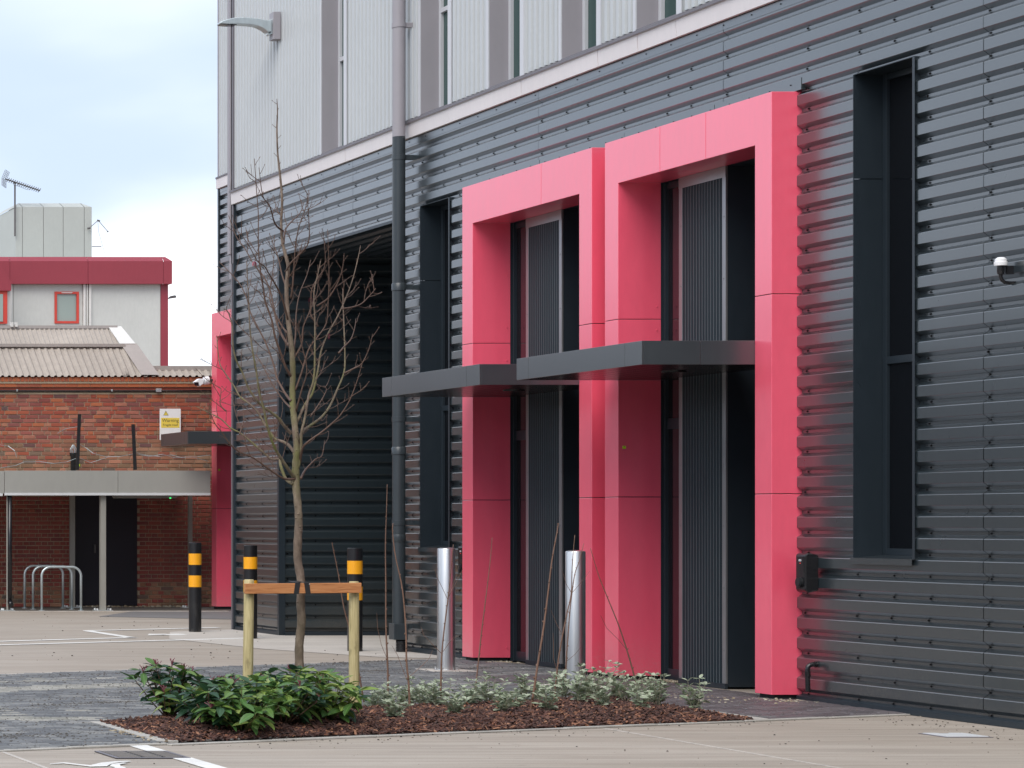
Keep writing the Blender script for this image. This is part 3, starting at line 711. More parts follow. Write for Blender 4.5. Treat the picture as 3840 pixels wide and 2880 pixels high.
def canopy(root, x0, x1, y0, y1, z0=2.81, z1=3.01, fj=(0.12, 0.80), sj=(0.36,)):
    c = part('canopy', root); t = 0.012; g = 0.002
    cuts = [y0, y0 + (y1 - y0) * (1 - fj[1]) * 0.62, y1 - 0.24, y1]
    for a, b_ in zip(cuts, cuts[1:]):
        mb = MB(); mb.box(x0, x0 + t, a + (g if a > y0 else 0), b_ - g, z0, z1); mb.build('fascia_panel', 'canopy_metal', c, bevel=0.002)
    cx = [x0 + t, x0 + (x1 - x0) * sj[0], x1] if sj else [x0 + t, x1]
    for yv, s in ((y0, 1), (y1, -1)):
        for a, b_ in zip(cx, cx[1:]):
            mb = MB(); mb.box(a + g, b_ - g, min(yv, yv + s * t), max(yv, yv + s * t), z0, z1); mb.build('end_panel', 'canopy_metal', c, bevel=0.002)
    mb = MB(); mb.box(x0 + t, x1, y0 + t, y1 - t, z1 - 0.02, z1 - 0.006); mb.build('canopy_top', 'canopy_metal', c)
    n = 9
    for i in range(n):
        a = x0 + t + (x1 - x0 - t) * i / n; b_ = x0 + t + (x1 - x0 - t) * (i + 1) / n
        mb = MB(); mb.box(a + 0.004, b_ - 0.004, y0 + t + 0.002, y1 - t - 0.002, z0 + 0.006 - 0.004, z0 + 0.016); mb.build('soffit_board', 'black_plastic', c)
    mb = MB(); mb.box(x0 + t, x1, y0 + t, y1 - t, z0 + 0.017, z0 + 0.024); mb.build('soffit_backing', 'black_matt', c)
    mb = MB(); mb.tube([((x0 + x1) / 2 + 0.08, (y0 + y1) / 2 - 0.2, z0 + 0.005), ((x0 + x1) / 2 + 0.08, (y0 + y1) / 2 - 0.2, z0 - 0.012)], 0.10, 20)
    mb.build('soffit_light', 'black_plastic', c)
def entrance(root, yi0, yi1, xr=11.90, zs=4.65, yp=None):
    yp0, yp1 = yp
    # ribbed pier standing in the opening
    q = part('ribbed_pier', root)
    mb = MB(); mb.box(xr + 0.004, 12.70, yp0, yp1, 0.02, zs + 0.02); mb.build('pier_body', 'dark_smooth', q)
    mb = MB(); ya, yb = yp0 + 0.055, yp1 - 0.055; n = 14; pw = (yb - ya) / n
    prof = []
    for i in range(n):
        s = ya + i * pw; prof += [(s, 0.0), (s + pw * 0.84, 0.0), (s + pw * 0.86, -0.004), (s + pw * 0.98, -0.004)]
    prof.append((yb, 0.0)); vs = []
    for yv, d in prof: vs += [(xr - 0.012 + d, yv, 0.05), (xr - 0.012 + d, yv, zs - 0.10)]
    mb.add(vs, [(2 * i, 2 * i + 1, 2 * i + 3, 2 * i + 2) for i in range(len(prof) - 1)]); mb.mi = [1 if i % 4 in (1, 2) else 0 for i in range(len(prof) - 1)]; mb.build('ribbed_sheet', ['pier_metal', 'pier_lit_ridge'], q)
    for a, c in ((yp0 - 0.004, yp0 + 0.052), (yp1 - 0.052, yp1 + 0.004)):
        mb = MB(); mb.box(xr - 0.016, xr + 0.003, a, c, 0.05, zs - 0.10); mb.build('pier_trim', 'trim_metal', q, bevel=0.002)
    mb = MB(); mb.box(xr - 0.018, xr + 0.003, yp0 - 0.004, yp1 + 0.004, zs - 0.10, zs - 0.002); mb.build('pier_trim', 'trim_metal', q)
    mb = MB(); mb.box(xr - 0.022, xr + 0.003, yp0 - 0.006, yp1 + 0.006, 0.004, 0.05); mb.build('pier_base', 'dark_smooth', q)
    mb = MB()
    for yv in (yp0 + 0.025, yp1 - 0.025):
        zz = 0.35
        while zz < 4.5: mb.tube([(xr - 0.015, yv, zz), (xr - 0.022, yv, zz)], 0.006, 6); zz += 0.55
    stuff(mb.build('pier_screws', 'trim_metal', q))
    # side light between pier and far jamb
    q = part('side_light', root)
    mb = MB(); mb.box(xr + 0.022, 11.99, yi1 - 0.03, yi1 - 0.001, 0.02, zs); mb.box(11.935, 11.99, yp1 + 0.001, yp1 + 0.03, 0.02, zs)
    for za, zc in ((0.02, 0.12), (2.35, 2.45), (zs - 0.06, zs)): mb.box(11.94, 11.985, yp1 + 0.03, yi1 - 0.03, za, zc)
    mb.build('frame', 'dark_smooth', q, bevel=0.002)
    mb = MB(); mb.box(11.955, 11.965, yp1 + 0.025, yi1 - 0.025, 0.1, zs - 0.03); mb.build('pane', 'glass_door', q)
    # entrance door by the near jamb
    q = part('entrance_door', root)
    mb = MB(); mb.box(12.30, 12.38, yi0 + 0.001, yi0 + 0.07, 0.01, zs); mb.box(12.30, 12.38, yp0 - 0.07, yp0 - 0.001, 0.01, zs)
    for za, zc in ((0.01, 0.14), (1.0, 1.08), (2.2, 2.32), (zs - 0.08, zs)): mb.box(12.31, 12.37, yi0 + 0.07, yp0 - 0.07, za, zc)
    mb.build('frame', 'dark_smooth', q, bevel=0.002)
    mb = MB(); mb.box(12.335, 12.345, yi0 + 0.06, yp0 - 0.06, 0.1, zs - 0.05); mb.build('pane', 'glass_door', q)
    mb = MB(); mb.tube([(12.26, yi0 + 0.16, 0.85), (12.26, yi0 + 0.16, 1.45)], 0.016, 10); mb.tube([(12.26, yi0 + 0.16, 0.9), (12.34, yi0 + 0.16, 0.9)], 0.01, 8); mb.tube([(12.26, yi0 + 0.16, 1.4), (12.34, yi0 + 0.16, 1.4)], 0.01, 8)
    mb.build('handle', 'stainless', q, True)
    mb = MB(); mb.box(xr + 0.001, 12.74, yi0 - 0.02, yi0 + 0.0, 0.0, zs + 0.02); mb.box(xr + 0.001, 12.74, yi1 + 0.0, yi1 + 0.02, 0.0, zs + 0.02); mb.box(xr + 0.001, 12.74, yi0, yi1, zs + 0.001, zs + 0.03)
    mb.build('opening_lining', 'dark_smooth', root)
yi0, yi1 = portal(bld, 11.50, XW, 20.37, 23.16, joints=(21.39, 22.16))
canopy(bld, 10.55, 11.92, yi0 + 0.001, yi1 - 0.001); entrance(bld, yi0, yi1, yp=(21.78, 22.56))
yi0, yi1 = portal(bld, 11.50, XW, 23.41, 26.23, joints=(24.44,))
canopy(bld, 10.54, 11.92, yi0 + 0.001, yi1 - 0.001); entrance(bld, yi0, yi1, yp=(24.82, 25.59))
mb = MB(); mb.box(11.505, 11.512, 22.835, 22.8485, 2.165, 2.192); 
mb = MB(); mb.box(11.51, 11.54, 22.8455, 22.8490, 2.168, 2.195); mb.build('sticker', 'sticker', bld)
text('sticker_mark', 'HR', 0.013, (11.525, 22.8450, 2.187), (math.radians(90), 0, 0), 'sign_text', bld)
text('sticker_mark', '7', 0.010, (11.525, 22.8450, 2.174), (math.radians(90), 0, 0), 'sign_text', bld)
mb = MB()
for (yy_, xx_, z_) in ((25.975, 11.86, 3.55), (25.975, 11.86, 3.2), (25.975, 11.86, 0.16), (22.905, 11.86, 3.5), (22.905, 11.86, 3.28), (25.975, 11.86, 4.1)):
    mb.tube([(xx_, yy_ + 0.0, z_), (xx_, yy_ - 0.008, z_)], 0.007, 8)
mb.build('portal_rivets', 'pink', bld)

# ------------------------------------------------------------------ rainwater pipe
pp = part('downpipe', bld); px, py = 11.56, 28.02
def socket(mb, z, r=0.078): mb.lathe(px, py, [(0.0705, z - 0.045), (r, z - 0.04), (r, z + 0.035), (0.0705, z + 0.045)], 24)
mb = MB(); mb.cyl(px, py, 0.30, 5.885, 0.07, 28); socket(mb, 4.17); socket(mb, 2.30); socket(mb, 1.30, 0.074); mb.build('pipe', 'pipe_dark', pp, True, autos=True)
mb = MB(); mb.cyl(px, py, 5.887, 9.9, 0.0695, 28); mb.build('upper_pipe', 'reveal_grey', pp, True, autos=True)
mb = MB(); mb.box(px - 0.085, px + 0.075, py - 0.075, py + 0.075, 0.145, 0.33); mb.build('pipe_shoe', 'pipe_dark', pp, bevel=0.006)
mb = MB(); mb.lathe(px + 0.035, py + 0.01, [(0.055, 0.0), (0.062, 0.02), (0.055, 0.035), (0.062, 0.05), (0.055, 0.065), (0.062, 0.08), (0.055, 0.095), (0.062, 0.11), (0.055, 0.15)], 20)
mb.build('drain_collar', 'black_plastic', pp, True)
for z, m_ in ((5.65, 'pipe_dark'), (4.17, 'pipe_dark'), (2.66, 'pipe_dark'), (1.48, 'pipe_dark'), (0.30, 'pipe_dark'), (7.16, 'reveal_grey')):
    mb = MB(); mb.lathe(px, py, [(0.0715, z - 0.028), (0.076, z - 0.027), (0.076, z + 0.027), (0.0715, z + 0.028)], 24)
    mb.box(px + 0.06, XW + 0.01, py - 0.025, py - 0.019, z - 0.027, z + 0.027); mb.box(px + 0.06, XW + 0.01, py + 0.019, py + 0.025, z - 0.027, z + 0.027)
    mb.tube([(px + 0.1, py - 0.03, z + 0.012), (px + 0.1, py + 0.03, z + 0.012)], 0.006, 6)
    mb.build('pipe_bracket', m_, pp)

# ------------------------------------------------------------------ set-back wing at the far end
wing = thing('set_back_wing', 'set-back far wing of ribbed cladding beyond the main grey corner', 'building')
XV = 14.35
for j, (a, c) in enumerate(((33.95, 36.5), (36.5, 39.0), (39.0, 41.2), (41.2, 42.29))):
    for k, (z0, z1) in enumerate(((0.05, 1.05), (1.05, 2.05), (2.05, 3.05), (3.05, 4.05), (4.05, 5.08), (5.08, 6.05), (6.05, 7.16))):
        if a >= 39.0 and z1 < 5.09:
            cut = [(a, 40.148), (42.052, c)] 
            mb = MB()
            for q0, q1 in cut:
                if q1 > q0 + 0.01: ribs_yz(mb, XV, max(q0, a), min(q1, c), z0, z1 + 0.0, 0.002, z0)
            if mb.v: mb.build('cladding_sheet', 'dark_metal', wing)
        else:
            mb = MB(); ribs_yz(mb, XV, a, c - 0.002, z0, z1, 0.002, z0); mb.build('cladding_sheet', 'dark_metal', wing)
mb = MB(); mb.box(XV - 0.004, XV + 0.03, 33.95, 42.29, 7.16, 7.225); mb.build('head_flashing', 'dark_metal', wing)
mb = MB(); mb.box(XV - 0.05, XV + 0.03, 33.95, 42.30, 7.23, 7.40); mb.build('band_panel', 'band_metal', wing)
mb = MB(); mb.box(XV - 0.062, XV + 0.03, 33.95, 42.30, 7.402, 7.43); mb.build('band_cap', 'cap_grey', wing)
mb = MB(); vribs(mb, XV - 0.01, 33.95, 42.30, 7.432, 13.0); mb.build('upper_sheet', 'light_metal', wing)
mb = MB(); mb.box(XV - 0.015, XV + 0.06, 42.27, 42.33, 0, 7.43); mb.build('corner_trim', 'dark_smooth', wing)
mb = MB(); mb.box(XV - 0.015, XV + 0.06, 42.27, 42.33, 7.431, 13.0); mb.build('corner_trim', 'reveal_grey', wing)
mb = MB(); mb.box(14.243, 14.325, 41.45, 41.56, 6.02, 13.0); mb.box(14.27, 14.32, 41.47, 41.54, 5.6, 6.02); mb.build('square_downpipe', 'reveal_grey', wing)
mb = MB(); mb.box(XV + 0.6, 26, 33.95, 42.25, 0, 13.0); mb.quad((XV + 0.04, 33.95, 12.98), (XV + 0.6, 33.95, 12.98), (XV + 0.6, 42.27, 12.98), (XV + 0.04, 42.27, 12.98)); mb.box(XV + 0.06, XV + 0.6, 42.2, 42.27, 0, 12.9); mb.build('inner_wall', 'black_matt', wing)
portal(wing, 14.14, XV, 40.15, 42.05, joints=(41.1,), xr=14.53)
canopy(wing, 13.19, 14.55, 40.40, 41.80, z0=2.78, z1=2.985)
mb = MB(); mb.box(14.50, 14.56, 40.402, 41.798, 0.02, 4.649); mb.build('entrance_door', 'glass_door', wing)
mb = MB(); mb.box(14.17, 14.20, 41.794, 41.799, 2.36, 2.395); mb.build('sticker', 'sticker', wing)
# ================================================================== BRICK BUILDING
YB = 43.0
bk = thing('brick_building', 'low red brick building with corrugated grey roof behind the shelter', 'building')
mb = MB(); mb.box(10.60, 14.75, YB + 0.012, YB + 0.3, 0, 4.03); mb.build('mortar_wall', 'mortar', bk)
# plain length of the wall out of the frame
m, t, b_ = nmat('brick_texture')
bt = t.nodes.new('ShaderNodeTexBrick'); bt.inputs['Color1'].default_value = (0.36, 0.085, 0.05, 1); bt.inputs['Color2'].default_value = (0.25, 0.075, 0.05, 1); bt.inputs['Mortar'].default_value = (0.33, 0.26, 0.17, 1)
bt.inputs['Scale'].default_value = 1.0; bt.inputs['Brick Width'].default_value = 0.2145; bt.inputs['Row Height'].default_value = 0.0718; bt.inputs['Mortar Size'].default_value = 0.008
cc = t.nodes.new('ShaderNodeNewGeometry'); ss = t.nodes.new('ShaderNodeSeparateXYZ'); cb = t.nodes.new('ShaderNodeCombineXYZ')
t.links.new(cc.outputs['Position'], ss.inputs[0]); t.links.new(ss.outputs['X'], cb.inputs['X']); t.links.new(ss.outputs['Z'], cb.inputs['Y']); t.links.new(cb.outputs[0], bt.inputs['Vector'])
t.links.new(bt.outputs['Color'], b_.inputs['Base Color']); b_.inputs['Roughness'].default_value = 0.9
mb = MB(); mb.box(5, 10.598, YB + 0.004, YB + 0.3, 0, 4.03); mb.build('outer_wall', 'brick_texture', bk)
CH, SL = 0.0718, 0.2145
bases2 = {}
def brick_mesh(kind, mat):
    key = (kind, mat)
    if key not in bases2:
        w, h = (SL / 2 - 0.0065, CH / 2 - 0.0065) if kind == 's' else (SL / 4 - 0.0065, CH / 2 - 0.0065)
        mb = MB(); c = 0.004
        vs = [(-w, 0.02, -h), (w, 0.02, -h), (w, 0.02, h), (-w, 0.02, h), (-w, 0.0 + c, -h), (w, c, -h), (w, c, h), (-w, c, h), (-w + c, 0, -h + c), (w - c, 0, -h + c), (w - c, 0, h - c), (-w + c, 0, h - c)]
        mb.add(vs, [(0, 1, 5, 4), (1, 2, 6, 5), (2, 3, 7, 6), (3, 0, 4, 7), (4, 5, 9, 8), (5, 6, 10, 9), (6, 7, 11, 10), (7, 4, 8, 11), (8, 9, 10, 11)])
        bases2[key] = mb.mesh('brick', mat)
    return bases2[key]
def add_brick(mb, me, loc):
    off = Vector(loc); mb.add([v.co + off for v in me.vertices], [tuple(p.vertices) for p in me.polygons])
cnt = 0; masses = {}
rows = []
k = 0
while (k + 1) * CH < 3.80: rows.append(k); k += 1
for k in reversed(rows):
    zc = (k + 0.5) * CH
    upper = zc > 2.32
    pattern = ('f' if k % 5 else 's') if upper else ('h' if k % 2 else 's')
    x = 10.62 - (SL / 2 if k % 2 else SL / 4)
    i = 0
    while x < 14.55:
        kind = {'s': 's', 'h': 'h', 'f': 's' if i % 2 == 0 or R.random() < 0.45 else 'h'}[pattern]
        w = SL if kind == 's' else SL / 2
        cx = x + w / 2; x += w; i += 1
        if cx < 10.65 or cx > 14.6: continue
        if 10.66 < cx < 15 and (11.97 < cx < 13.19) and zc < 2.0: continue      # doorway
        if upper:
            tt = (zc - 2.35) / 1.4 + R.uniform(-0.16, 0.16) + (0.12 if cx < 11.7 else 0)
            mat = 'brick_mixed' if tt < 0.42 else 'brick_red'
        else: mat = 'brick_plum'
        if zc < 0.42 and R.random() < 0.7: mat = 'brick_mixed'
        me = brick_mesh(kind, mat); jit = R.uniform(-0.003, 0.003)
        loc = (cx + R.uniform(-0.002, 0.002), YB - 0.004 + jit, zc + R.uniform(-0.0015, 0.0015))
        if cnt < 300 and upper:
            o = bpy.data.objects.new('brick', me); COL.objects.link(o); o.parent = bk; o.location = loc
            o.rotation_euler = (R.uniform(-0.01, 0.01), R.uniform(-0.008, 0.008), R.uniform(-0.01, 0.01)); cnt += 1
        else:
            masses.setdefault(mat, MB()); add_brick(masses[mat], me, loc)
for k_, mb in masses.items(): stuff(mb.build('bricks', k_, bk))
# cornice: projecting stretchers, tile creasing, soldier course
mb = MB(); x = 10.6
while x < 14.6: mb.box(x + 0.004, x + SL - 0.004, YB - 0.055, YB + 0.012, 3.857, 3.915); x += SL
stuff(mb.build('cornice_stretchers', 'brick_orange', bk))
mb = MB(); x = 10.6
while x < 14.6: mb.box(x + 0.003, x + 0.064, YB - 0.085, YB + 0.012, 3.950, 4.026); x += 0.070
stuff(mb.build('cornice_soldiers', 'brick_orange', bk))
mb = MB(); mb.box(10.6, 14.6, YB - 0.07, YB + 0.011, 3.917, 3.948); mb.box(10.6, 14.6, YB - 0.075, YB + 0.0115, 3.9485, 4.0235); mb.box(10.6, 14.6, YB - 0.045, YB + 0.0118, 3.853, 3.9165); mb.build('tile_creasing', 'mortar', bk)
mb = MB(); mb.box(10.6, 14.6, YB - 0.02, YB + 0.0119, 3.80, 3.8525); mb.build('cornice_bed', 'brick_plum', bk)
mb = MB(); mb.tube([(10.4, YB - 0.05, 3.790), (12.0, YB - 0.05, 3.787), (14.5, YB - 0.05, 3.79)], 0.013, 8); mb.tube([(10.4, YB - 0.035, 3.765), (14.5, YB - 0.035, 3.763)], 0.008, 8)
mb.build('wall_cable', 'black_plastic', bk)
mb = MB()
for sx in (61, 416): v = P(sx, 1461, YB); mb.box(v.x - 0.012, v.x + 0.012, YB - 0.075, YB - 0.02, 3.775, 3.815)
v = P(591, 1461, YB); mb.box(v.x - 0.045, v.x + 0.045, YB - 0.085, YB - 0.02, 3.765, 3.825); mb.build('junction_box', 'galv', bk, bevel=0.005)
# corrugated sheets
def roof(root, x0, x1, y0, z0, y1, z1, pitch, name='roof_sheet', x1b=None, h=0.026, hang=0.0):
    mb = MB(); x = x0; prof = []
    while x < x1: prof += [(x, 0.0), (x + pitch * 0.42, 0.0), (x + pitch * 0.60, h), (x + pitch * 0.80, h)]; x += pitch
    vs = []
    for xx, d in prof: vs += [(xx, y0, z0 + d), (xx, y1, z1 + d)]
    mb.add(vs, [(2 * i, 2 * i + 2, 2 * i + 3, 2 * i + 1) for i in range(len(prof) - 1)]); return mb.build(name, 'roof_sheet', root)
n = 0; xx = 5.0
while xx < 13.2:
    x1 = min(xx + 1.044 if xx > 8 else xx + 5.8, 13.26); roof(bk, xx, x1, YB - 0.12, 4.03, 43.60, 4.60 + R.uniform(-0.003, 0.003), 0.116); xx = x1
mb = MB(); mb.tube([(5, 43.62, 4.60), (13.17, 43.62, 4.60)], 0.045, 8); mb.box(5, 13.1, 43.52, 43.60, 4.60, 4.655); mb.build('ridge_flashing', 'roof_flash', bk)
# sloping verge flashing, right end
vv = [P(545, 1414, YB - 0.12), P(492, 1300, 43.6)]
mb = MB(); a, c = Vector((13.22, YB - 0.12, 4.06)), Vector((12.98 + 0.15, 43.62, 4.64))
mb.prism([(13.20, 4.055), (13.46, 4.055), (13.30, 4.66), (13.03, 4.66)], 'y', 43.58, 43.60); 
mb.add([(13.19, YB - 0.13, 4.065), (13.50, YB - 0.13, 4.065), (13.33, 43.60, 4.665), (13.04, 43.60, 4.665)], [(0, 1, 2, 3)]); mb.build('verge_flashing', 'roof_flash', bk)
roof(bk, 13.38, 14.7, YB - 0.12, 4.03, 43.12, 4.155, 0.116)
mb = MB(); mb.box(13.30, 14.75, 43.10, 43.18, 4.150, 4.235); mb.build('apron_flashing', 'roof_flash', bk)
mb = MB(); mb.box(13.0, 14.75, 43.18, 43.6, 0, 4.15); mb.box(5, 13.2, 43.60, 46.0, 0, 4.55); mb.box(5, 13.2, 43.3, 43.60, 0, 4.30); mb.build('inner_wall', 'brick_plum', bk)
# rear gable range
rr = thing('rear_workshop', 'corrugated grey roof rising directly behind the brick building roof', 'building')
xx = -8.0
while xx < 17.3:
    x1 = min(xx + 1.16 if xx > 13 else xx + 5.8, 17.45); roof(rr, xx, x1, 58.2, 5.30, 59.2, 6.17 + R.uniform(-0.004, 0.004), 0.116); xx = x1
mb = MB(); mb.box(-8, 17.62, 59.15, 59.30, 6.16, 6.235); mb.build('ridge_flashing', 'roof_flash', rr)
mb = MB(); mb.add([(17.40, 59.19, 6.22), (17.72, 59.19, 6.22), (18.05, 58.15, 5.36), (17.62, 58.15, 5.36)], [(0, 3, 2, 1)]); mb.add([(17.40, 59.24, 6.21), (17.72, 59.24, 6.21), (18.05, 58.2, 5.30), (17.62, 58.2, 5.30)], [(0, 1, 2, 3)]); mb.build('verge_plate', 'verge_light', rr)
mb = MB(); mb.box(-8, 17.4, 58.4, 66, 0, 5.3); mb.build('wall', 'brick_plum', rr)
mb = MB()
for sx in (42, 58): v = P(sx, 1218, 59.2); mb.box(v.x - 0.03, v.x + 0.03, 59.1, 59.2, 6.2, 6.31)
mb.build('roof_vent', 'verge_light', rr)

# ================================================================== OFFICE BLOCK BEHIND
YO = 80.0; of = thing('office_block', 'pale panelled office block with dark red parapet band and red windows', 'building')
def X8(x, Y=YO): return (x + VX) * Y / F
def Z8(y, Y=YO): return EYE + (HY - y) * Y / F
seams = [-4.0, 2.0, 8.0, 14.0, X8(-60), X8(51), X8(310), X8(602)]
for a, c in zip(seams, seams[1:]):
    if abs(a - X8(51)) < 0.01:
        w0, w1 = X8(204), X8(295); zt, zb = Z8(1094), Z8(1213)
        for (q0, q1, z0, z1) in ((a, w0, 0, 9.3), (w1, c, 0, 9.3), (w0, w1, 0, zb), (w0, w1, zt, 9.3)):
            mb = MB(); mb.box(q0 + (0.006 if q0 == a else 0), q1 - (0.006 if q1 == c else 0), YO, YO + 0.2, z0, z1); mb.build('wall_panel', 'office_wall', of)
    else:
        mb = MB(); mb.box(a + 0.006, c - 0.006, YO, YO + 0.2, 0, 9.3); mb.build('wall_panel', 'office_wall', of)
mb = MB(); mb.box(-4, X8(602), YO + 0.21, YO + 12, 0, 9.9); mb.build('inner_wall', 'office_wall', of)
mb = MB(); mb.box(X8(602), X8(630), YO - 0.02, YO + 12, 0, 9.25); mb.build('corner_panel', 'office_red', of)
zb0, zb1, zb2 = Z8(1067), Z8(982), Z8(964)
bj = [-4, 6, 14, X8(30), X8(322), X8(604), X8(637)]
for a, c in zip(bj, bj[1:]):
    mb = MB(); last = c == bj[-1]
    mb.add([(a + .005, YO - 0.25, zb0), (c - .005, YO - 0.25, zb0), (c - .005, YO - 0.25, zb1), (a + .005, YO - 0.25, zb1),
            (c - (0.17 if last else .005), YO - 0.05, zb2), (a + .005, YO - 0.05, zb2), (a + .005, YO + 0.3, zb0), (c - .005, YO + 0.3, zb0), (c - .005, YO + 0.3, zb1), (c - (0.17 if last else .005), YO + 0.3, zb2), (a + 0.005, YO + 0.3, zb2)],
           [(0, 1, 2, 3), (3, 2, 4, 5), (0, 6, 7, 1), (1, 7, 8, 2), (2, 8, 9, 4), (5, 4, 9, 10)])
    mb.build('parapet_panel', 'office_red', of)
mb = MB(); mb.box(-4, X8(628), YO - 0.20, YO - 0.02, zb0 + 0.02, zb1 - 0.02); mb.build('parapet_backing', 'office_red', of)
mb = MB(); mb.box(-4, X8(620), YO + 0.3, YO + 12, zb0, zb2 - 0.02); mb.build('roof_slab', 'office_plant', of)
for a, c in ((310, 319), (322, 327), (331, 340), (32, 42)):
    mb = MB(); mb.box(X8(a), X8(c), YO - 0.09, YO, 0, zb0); mb.build('pilaster', 'verge_light', of, bevel=0.01)
w = part('office_window', of); w0, w1 = X8(204), X8(295); zt, zb = Z8(1094), Z8(1213); f = 0.075
mb = MB(); mb.box(w0, w0 + f, YO - 0.04, YO + 0.06, zb, zt); mb.box(w1 - f, w1, YO - 0.04, YO + 0.06, zb, zt); mb.box(w0 + f, w1 - f, YO - 0.04, YO + 0.06, zt - f, zt); mb.box(w0 + f, w1 - f, YO - 0.04, YO + 0.06, zb, zb + f); mb.build('frame', 'office_frame', w)
mb = MB(); mb.box(w0 + f, w1 - f, YO + 0.02, YO + 0.03, zb + f, zt - f); mb.build('pane', 'glass_pale', w)
mb = MB(); mb.box(w0 + 0.22, w1 - 0.22, YO - 0.06, YO - 0.041, zt - 0.05, zt - 0.025); mb.build('trickle_vent', 'verge_light', w)
# projecting bay at the left edge
b2 = part('projecting_bay', of)
mb = MB(); mb.box(16.5, X8(40, 78.6), 78.6, YO - 0.001, 0, 8.9); mb.build('bay_wall', 'office_wall', b2)
mb = MB(); mb.prism([(16.5, Z8(1090, 78.4)), (X8(42, 78.4), Z8(1090, 78.4)), (X8(42, 78.4), Z8(1058, 78.4)), (X8(-2, 78.4), Z8(985, 78.4)), (16.5, Z8(985, 78.4))], 'y', 78.4, 79.7); mb.build('bay_band', 'office_red', b2)
mb = MB(); mb.prism([(16.5, Z8(1092, 78.55)), (X8(26, 78.55), Z8(1092, 78.55)), (X8(26, 78.55), Z8(1214, 78.55)), (16.5, Z8(1214, 78.55))], 'y', 78.50, 78.599); mb.build('bay_window_frame', 'office_frame', b2)
mb = MB(); mb.box(16.6, X8(11, 78.48), 78.47, 78.499, Z8(1206, 78.5), Z8(1103, 78.5)); mb.build('bay_pane', 'glass_pale', b2)
# roof plant enclosure
pl = part('plant_enclosure', of); x0, x1 = X8(58, 84), X8(345, 84); zt, zc = Z8(755, 84), Z8(776, 84)
sm = [58, 84, 163, 237, 316, 345]
for a, c in zip(sm, sm[1:]):
    mb = MB(); a_, c_ = X8(a, 84) + 0.008, X8(c, 84) - 0.008
    mb.box(a_, c_, 84, 84.05, 9.5, zc); ta, tc_ = max(a_, x0 + 0.22), min(c_, x1 - 0.22)
    mb.add([(a_, 84, zc), (c_, 84, zc), (tc_, 84.5, zt), (ta, 84.5, zt)], [(0, 1, 2, 3)]); mb.build('plant_panel', 'office_plant', pl)
mb = MB(); mb.box(x0 + 0.02, x1 - 0.02, 84.051, 87, 9.5, zc - 0.01); mb.add([(x0, 84.06, zc), (x0 + .22, 84.51, zt), (x0 + .22, 86.5, zt), (x0, 87, zc), (x1, 84.06, zc), (x1 - .22, 84.51, zt), (x1 - .22, 86.5, zt), (x1, 87, zc)], [(0, 1, 2, 3), (4, 7, 6, 5), (1, 5, 6, 2)]); mb.build('plant_body', 'office_plant', pl)
# flood lamp on the office corner
fl = thing('flood_lamp', 'tiny grey floodlight on the right corner of the pale office block', 'lamp')
v = P(636, 1118, YO); mb = MB(); mb.tube([(v.x - 0.03, YO + 0.2, v.z), (v.x + 0.06, YO + 0.2, v.z + 0.02)], 0.02, 8); mb.build('bracket', 'aerial_metal', fl)
mb = MB(); mb.prism([(v.x + 0.04, v.z + 0.0), (v.x + 0.27, v.z + 0.03), (v.x + 0.22, v.z + 0.11), (v.x + 0.10, v.z + 0.09)], 'y', YO + 0.08, YO + 0.32); mb.build('lamp_head', 'aerial_metal', fl, bevel=0.01); move_root(fl, v)
# aerials
ya = 83.9
ae = thing('television_aerial', 'yagi television aerial on a mast left of the roof plant box', 'aerial')
m0, m1 = P(56, 886, ya), P(56, 692, ya)
mb = MB(); mb.tube([m0, m1], 0.030, 8); mb.build('mast', 'aerial_metal', ae)
b0, b1 = P(20, 671, ya), P(150, 715, ya); mb = MB(); mb.tube([b0, b1], 0.022, 6); mb.tube([P(56, 690, ya), P(56, 683, ya)], 0.03, 6)
mb.tube([P(50, 684, ya), P(52, 694, ya), P(68, 698, ya), P(70, 688, ya)], 0.008, 5); mb.tube([P(66, 697, ya), P(100, 711, ya), P(112, 712, ya), P(116, 703, ya)], 0.006, 5); mb.build('boom', 'aerial_metal', ae)
mb = MB()
for i in range(16):
    q = b0.lerp(b1, 0.08 + i * 0.06); mb.tube([q + Vector((-0.012, -0.22, 0.03)), q + Vector((0.012, 0.22, -0.03))], 0.014, 5)
stuff(mb.build('directors', 'aerial_metal', ae))
mb = MB(); c0 = P(15, 672, ya)
for s in (1, -1):
    e0 = c0; e1 = P(28 if s > 0 else 15, 642 if s > 0 else 700, ya)
    for k_ in range(6):
        q = e0.lerp(e1, k_ / 5); mb.tube([q + Vector((-0.16, -0.35, 0)), q + Vector((0.16, 0.35, 0))], 0.008, 4)
    for j in (-1, -0.3, 0.4, 1):
        o_ = Vector((0.16 * j, 0.35 * j, 0)); mb.tube([e0 + o_, e1 + o_], 0.008, 4)
stuff(mb.build('reflector', 'aerial_metal', ae)); move_root(ae, m0)
a2 = thing('wire_aerial', 'thin angled wire aerial on the right side of the roof plant box', 'aerial')
p0, p1, p2 = P(333, 857, ya), P(368, 826, ya), P(404, 868, ya)
mb = MB(); mb.tube([p0, p1], 0.012, 5); mb.tube([p1, p2], 0.010, 5); mb.build('arm', 'aerial_metal', a2)
mb = MB(); mb.tube([p0 + Vector((-0.04, 0, 0)), p0 + Vector((0.05, 0, 0.02))], 0.035, 8); mb.tube([p1 + Vector((-0.03, 0, 0)), p1 + Vector((0.06, 0, -0.03))], 0.03, 8); mb.tube([p2 + Vector((-0.02, 0, 0)), p2 + Vector((0.02, 0, 0))], 0.025, 8); mb.build('joint', 'aerial_metal', a2)
